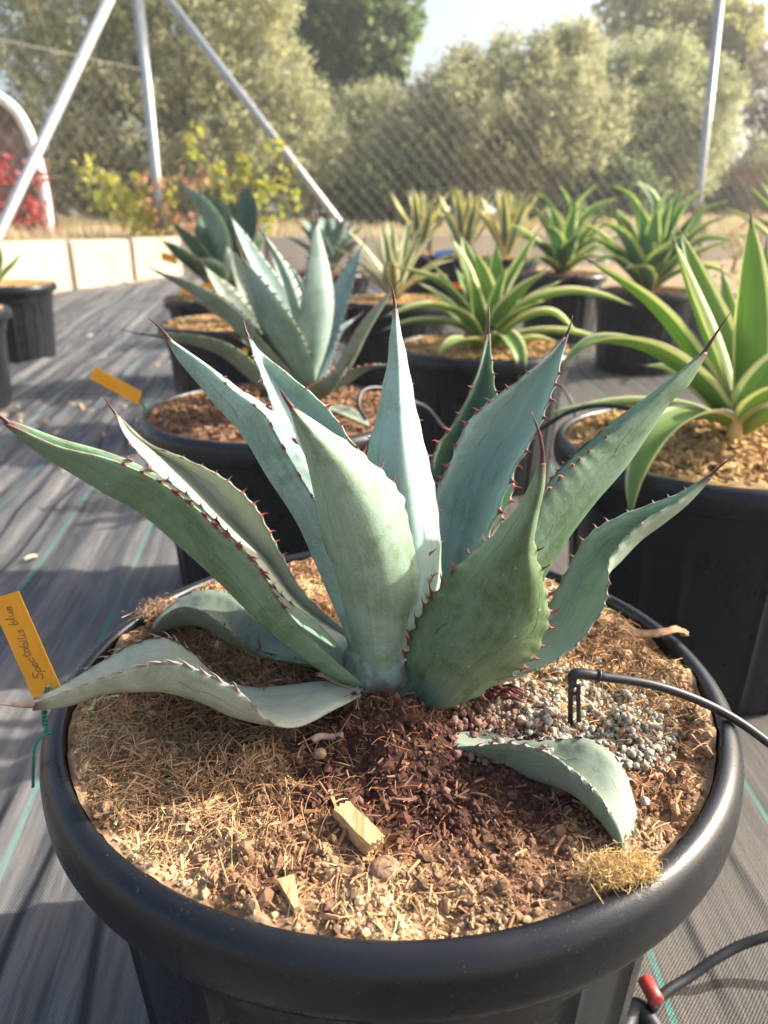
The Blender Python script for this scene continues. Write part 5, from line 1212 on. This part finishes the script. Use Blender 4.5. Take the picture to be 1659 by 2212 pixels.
# far brown wall and dry grass
M_fw = NT('rendered_wall'); _c = M_fw.mix(M_fw.ramp(M_fw.noise(2, 6), (.35, .65)), (.34, .22, .14), (.46, .33, .22)); M_fw = M_fw.bsdf(_c, .95, .1, M_fw.bump(M_fw.noise(20, 5), .6, .02))
def far_wall():
    a, b = at(1540, 440, 21), at(1800, 440, 18.5); h0 = at(1560, 372, 21)[2]; L = np.linalg.norm((b-a)[:2]); rz = math.atan2(b[1]-a[1], b[0]-a[0]); c = (a+b)/2
    w = root('earth_wall', 'brown rendered wall behind the dry bank at the right edge', 'wall', (c[0], c[1], .6))
    mesh('wall_face', *boxv((c[0], c[1], (h0+.4)/2), (L, .3, h0-.4), rz), M_fw, w, smooth=False)
    mesh('coping', *boxv((c[0], c[1], h0+.05), (L+.05, .4, .1), rz), simple('tile_coping', (.42, .27, .18), .9, .1, .3, 10), w, smooth=False)
far_wall()
def grass():
    n = 42000; x = rng.uniform(-9, 13, n); y = np.where(x > -2.6, wall_y(x)+.3, 5)+rng.random(n)**1.3*np.where(x > -2.6, 11, 16)
    k = (x > -2.6) | (x < left_x(y)-.28); x, y = x[k], y[k]; n = len(x); wyy = wall_y(np.clip(x, -11, 13))
    z = .60+np.clip(y-wyy, 0, 25)*.012+(vnoise(x, y, .8, 3)-.5)*.06+np.clip(x-3, 0, 8)*.045*np.clip((y-wyy)/6, 0, 1)
    TV = np.array([(-.06, 0, 0), (.06, 0, 0), (.035, 0, .6), (0, 0, 1.), (-.035, 0, .6)]); TF = np.array([(0, 1, 2, 4), (4, 2, 3, 3)])[:1]
    TV = np.array([(-.05, 0, 0), (.05, 0, 0), (.01, .1, 1.), (-.01, .1, 1.)]); TF = np.array([(0, 1, 2, 3)])
    a = rng.random(n)*2*PI; tl = rng.normal(0, .35, n); ca, sa = np.cos(a), np.sin(a); ct, st = np.cos(tl), np.sin(tl)
    Mx = np.stack([ca, -sa*ct, sa*st, sa, ca*ct, -ca*st, 0*a, st, ct], -1).reshape(n, 3, 3)
    hgt = rng.uniform(.06, .26, n); hgt = hgt*(.4+.6*vnoise(x, y, .7, 61))
    c = np.array([.50, .40, .24])*np.clip(rng.normal(1, .22, n), .4, 1.5)[:, None]; c[rng.random(n) < .12] = (.28, .3, .1)
    V, Fc, cc = scatter(TV, TF, np.stack([x, y, z-.01], -1), Mx, hgt, c)
    o = mesh('dry_grass', V, Fc, M_fol, smooth=False, col=cc); tag(o, 'golden dry grass on the bank behind the low wall', 'grass', kind='stuff')
    # leaf litter on the cloth
    n = 260; x = np.concatenate([rng.normal(-1.75, .35, 120), rng.uniform(-3, 2.5, 140)]); y = np.concatenate([rng.normal(3.0, .5, 120), rng.uniform(.9, 6, 140)])
    z = ground_z(x, y)+.02; TV, TF = ribbon_template(3, .4, .22); V, Fc, cc = scatter(TV, TF, np.stack([x, y, z], -1), rot_mats(n, .2), rng.uniform(.012, .05, n), np.array([.50, .38, .24])*np.clip(rng.normal(1, .3, n), .4, 1.5)[:, None])
    o = mesh('leaf_litter', V, Fc, M_crumb, smooth=False, col=cc); tag(o, 'dry leaf litter scattered over the dark ground cloth', 'leaf litter', kind='stuff')
grass()

# grey tub and pink petals right of the back row
def tub():
    loc = solve_pot(1560, 640, .40); t = root('grey_tub', 'pale grey plastic tub standing behind the right edge plant', 'tub', tuple(loc))
    m = simple('grey_plastic', (.45, .46, .50), .4, .5, .08, 10)
    v, f = lathe([(.001, .01), (.20, .01), (.255, .37), (.262, .395), (.272, .40), (.278, .39), (.275, .375), (.262, .37), (.21, 0), (.001, 0)], 64, loc); mesh('shell', v, f, m, t)
    c = at(1577, 672, loc[1]-.30); v, f = lathe([(.001, .006), (.02, .004), (.028, 0), (.02, -.003), (.001, -.003)], 14); V = np.stack([v[:, 0], -v[:, 2], v[:, 1]*.8], -1)+c
    mesh('red_spot', V, f, simple('red_spot', (.75, .03, .08), .5), t)
tub()
def glare_veil():  # added volume standing in for lens glare; pales background and sky
    m = bpy.data.materials.new('glare_veil'); m.use_nodes = True; t = m.node_tree; t.nodes.clear(); o_ = t.nodes.new('ShaderNodeOutputMaterial'); v_ = t.nodes.new('ShaderNodeVolumePrincipled')
    v_.inputs['Color'].default_value = (.93, .95, .97, 1); v_.inputs['Density'].default_value = VEIL_DENSITY; v_.inputs['Anisotropy'].default_value = .35; t.links.new(v_.outputs[0], o_.inputs['Volume'])
    o = mesh('glare_veil', *boxv((0, 600, 4.2), (1990, 1990, 13.0)), m, smooth=False); tag(o, 'added thin volume that pales the background like lens glare', 'glare_veil', kind='stuff')
glare_veil()
for o in list(bpy.data.objects):
    if '_w' in o: del o['_w']
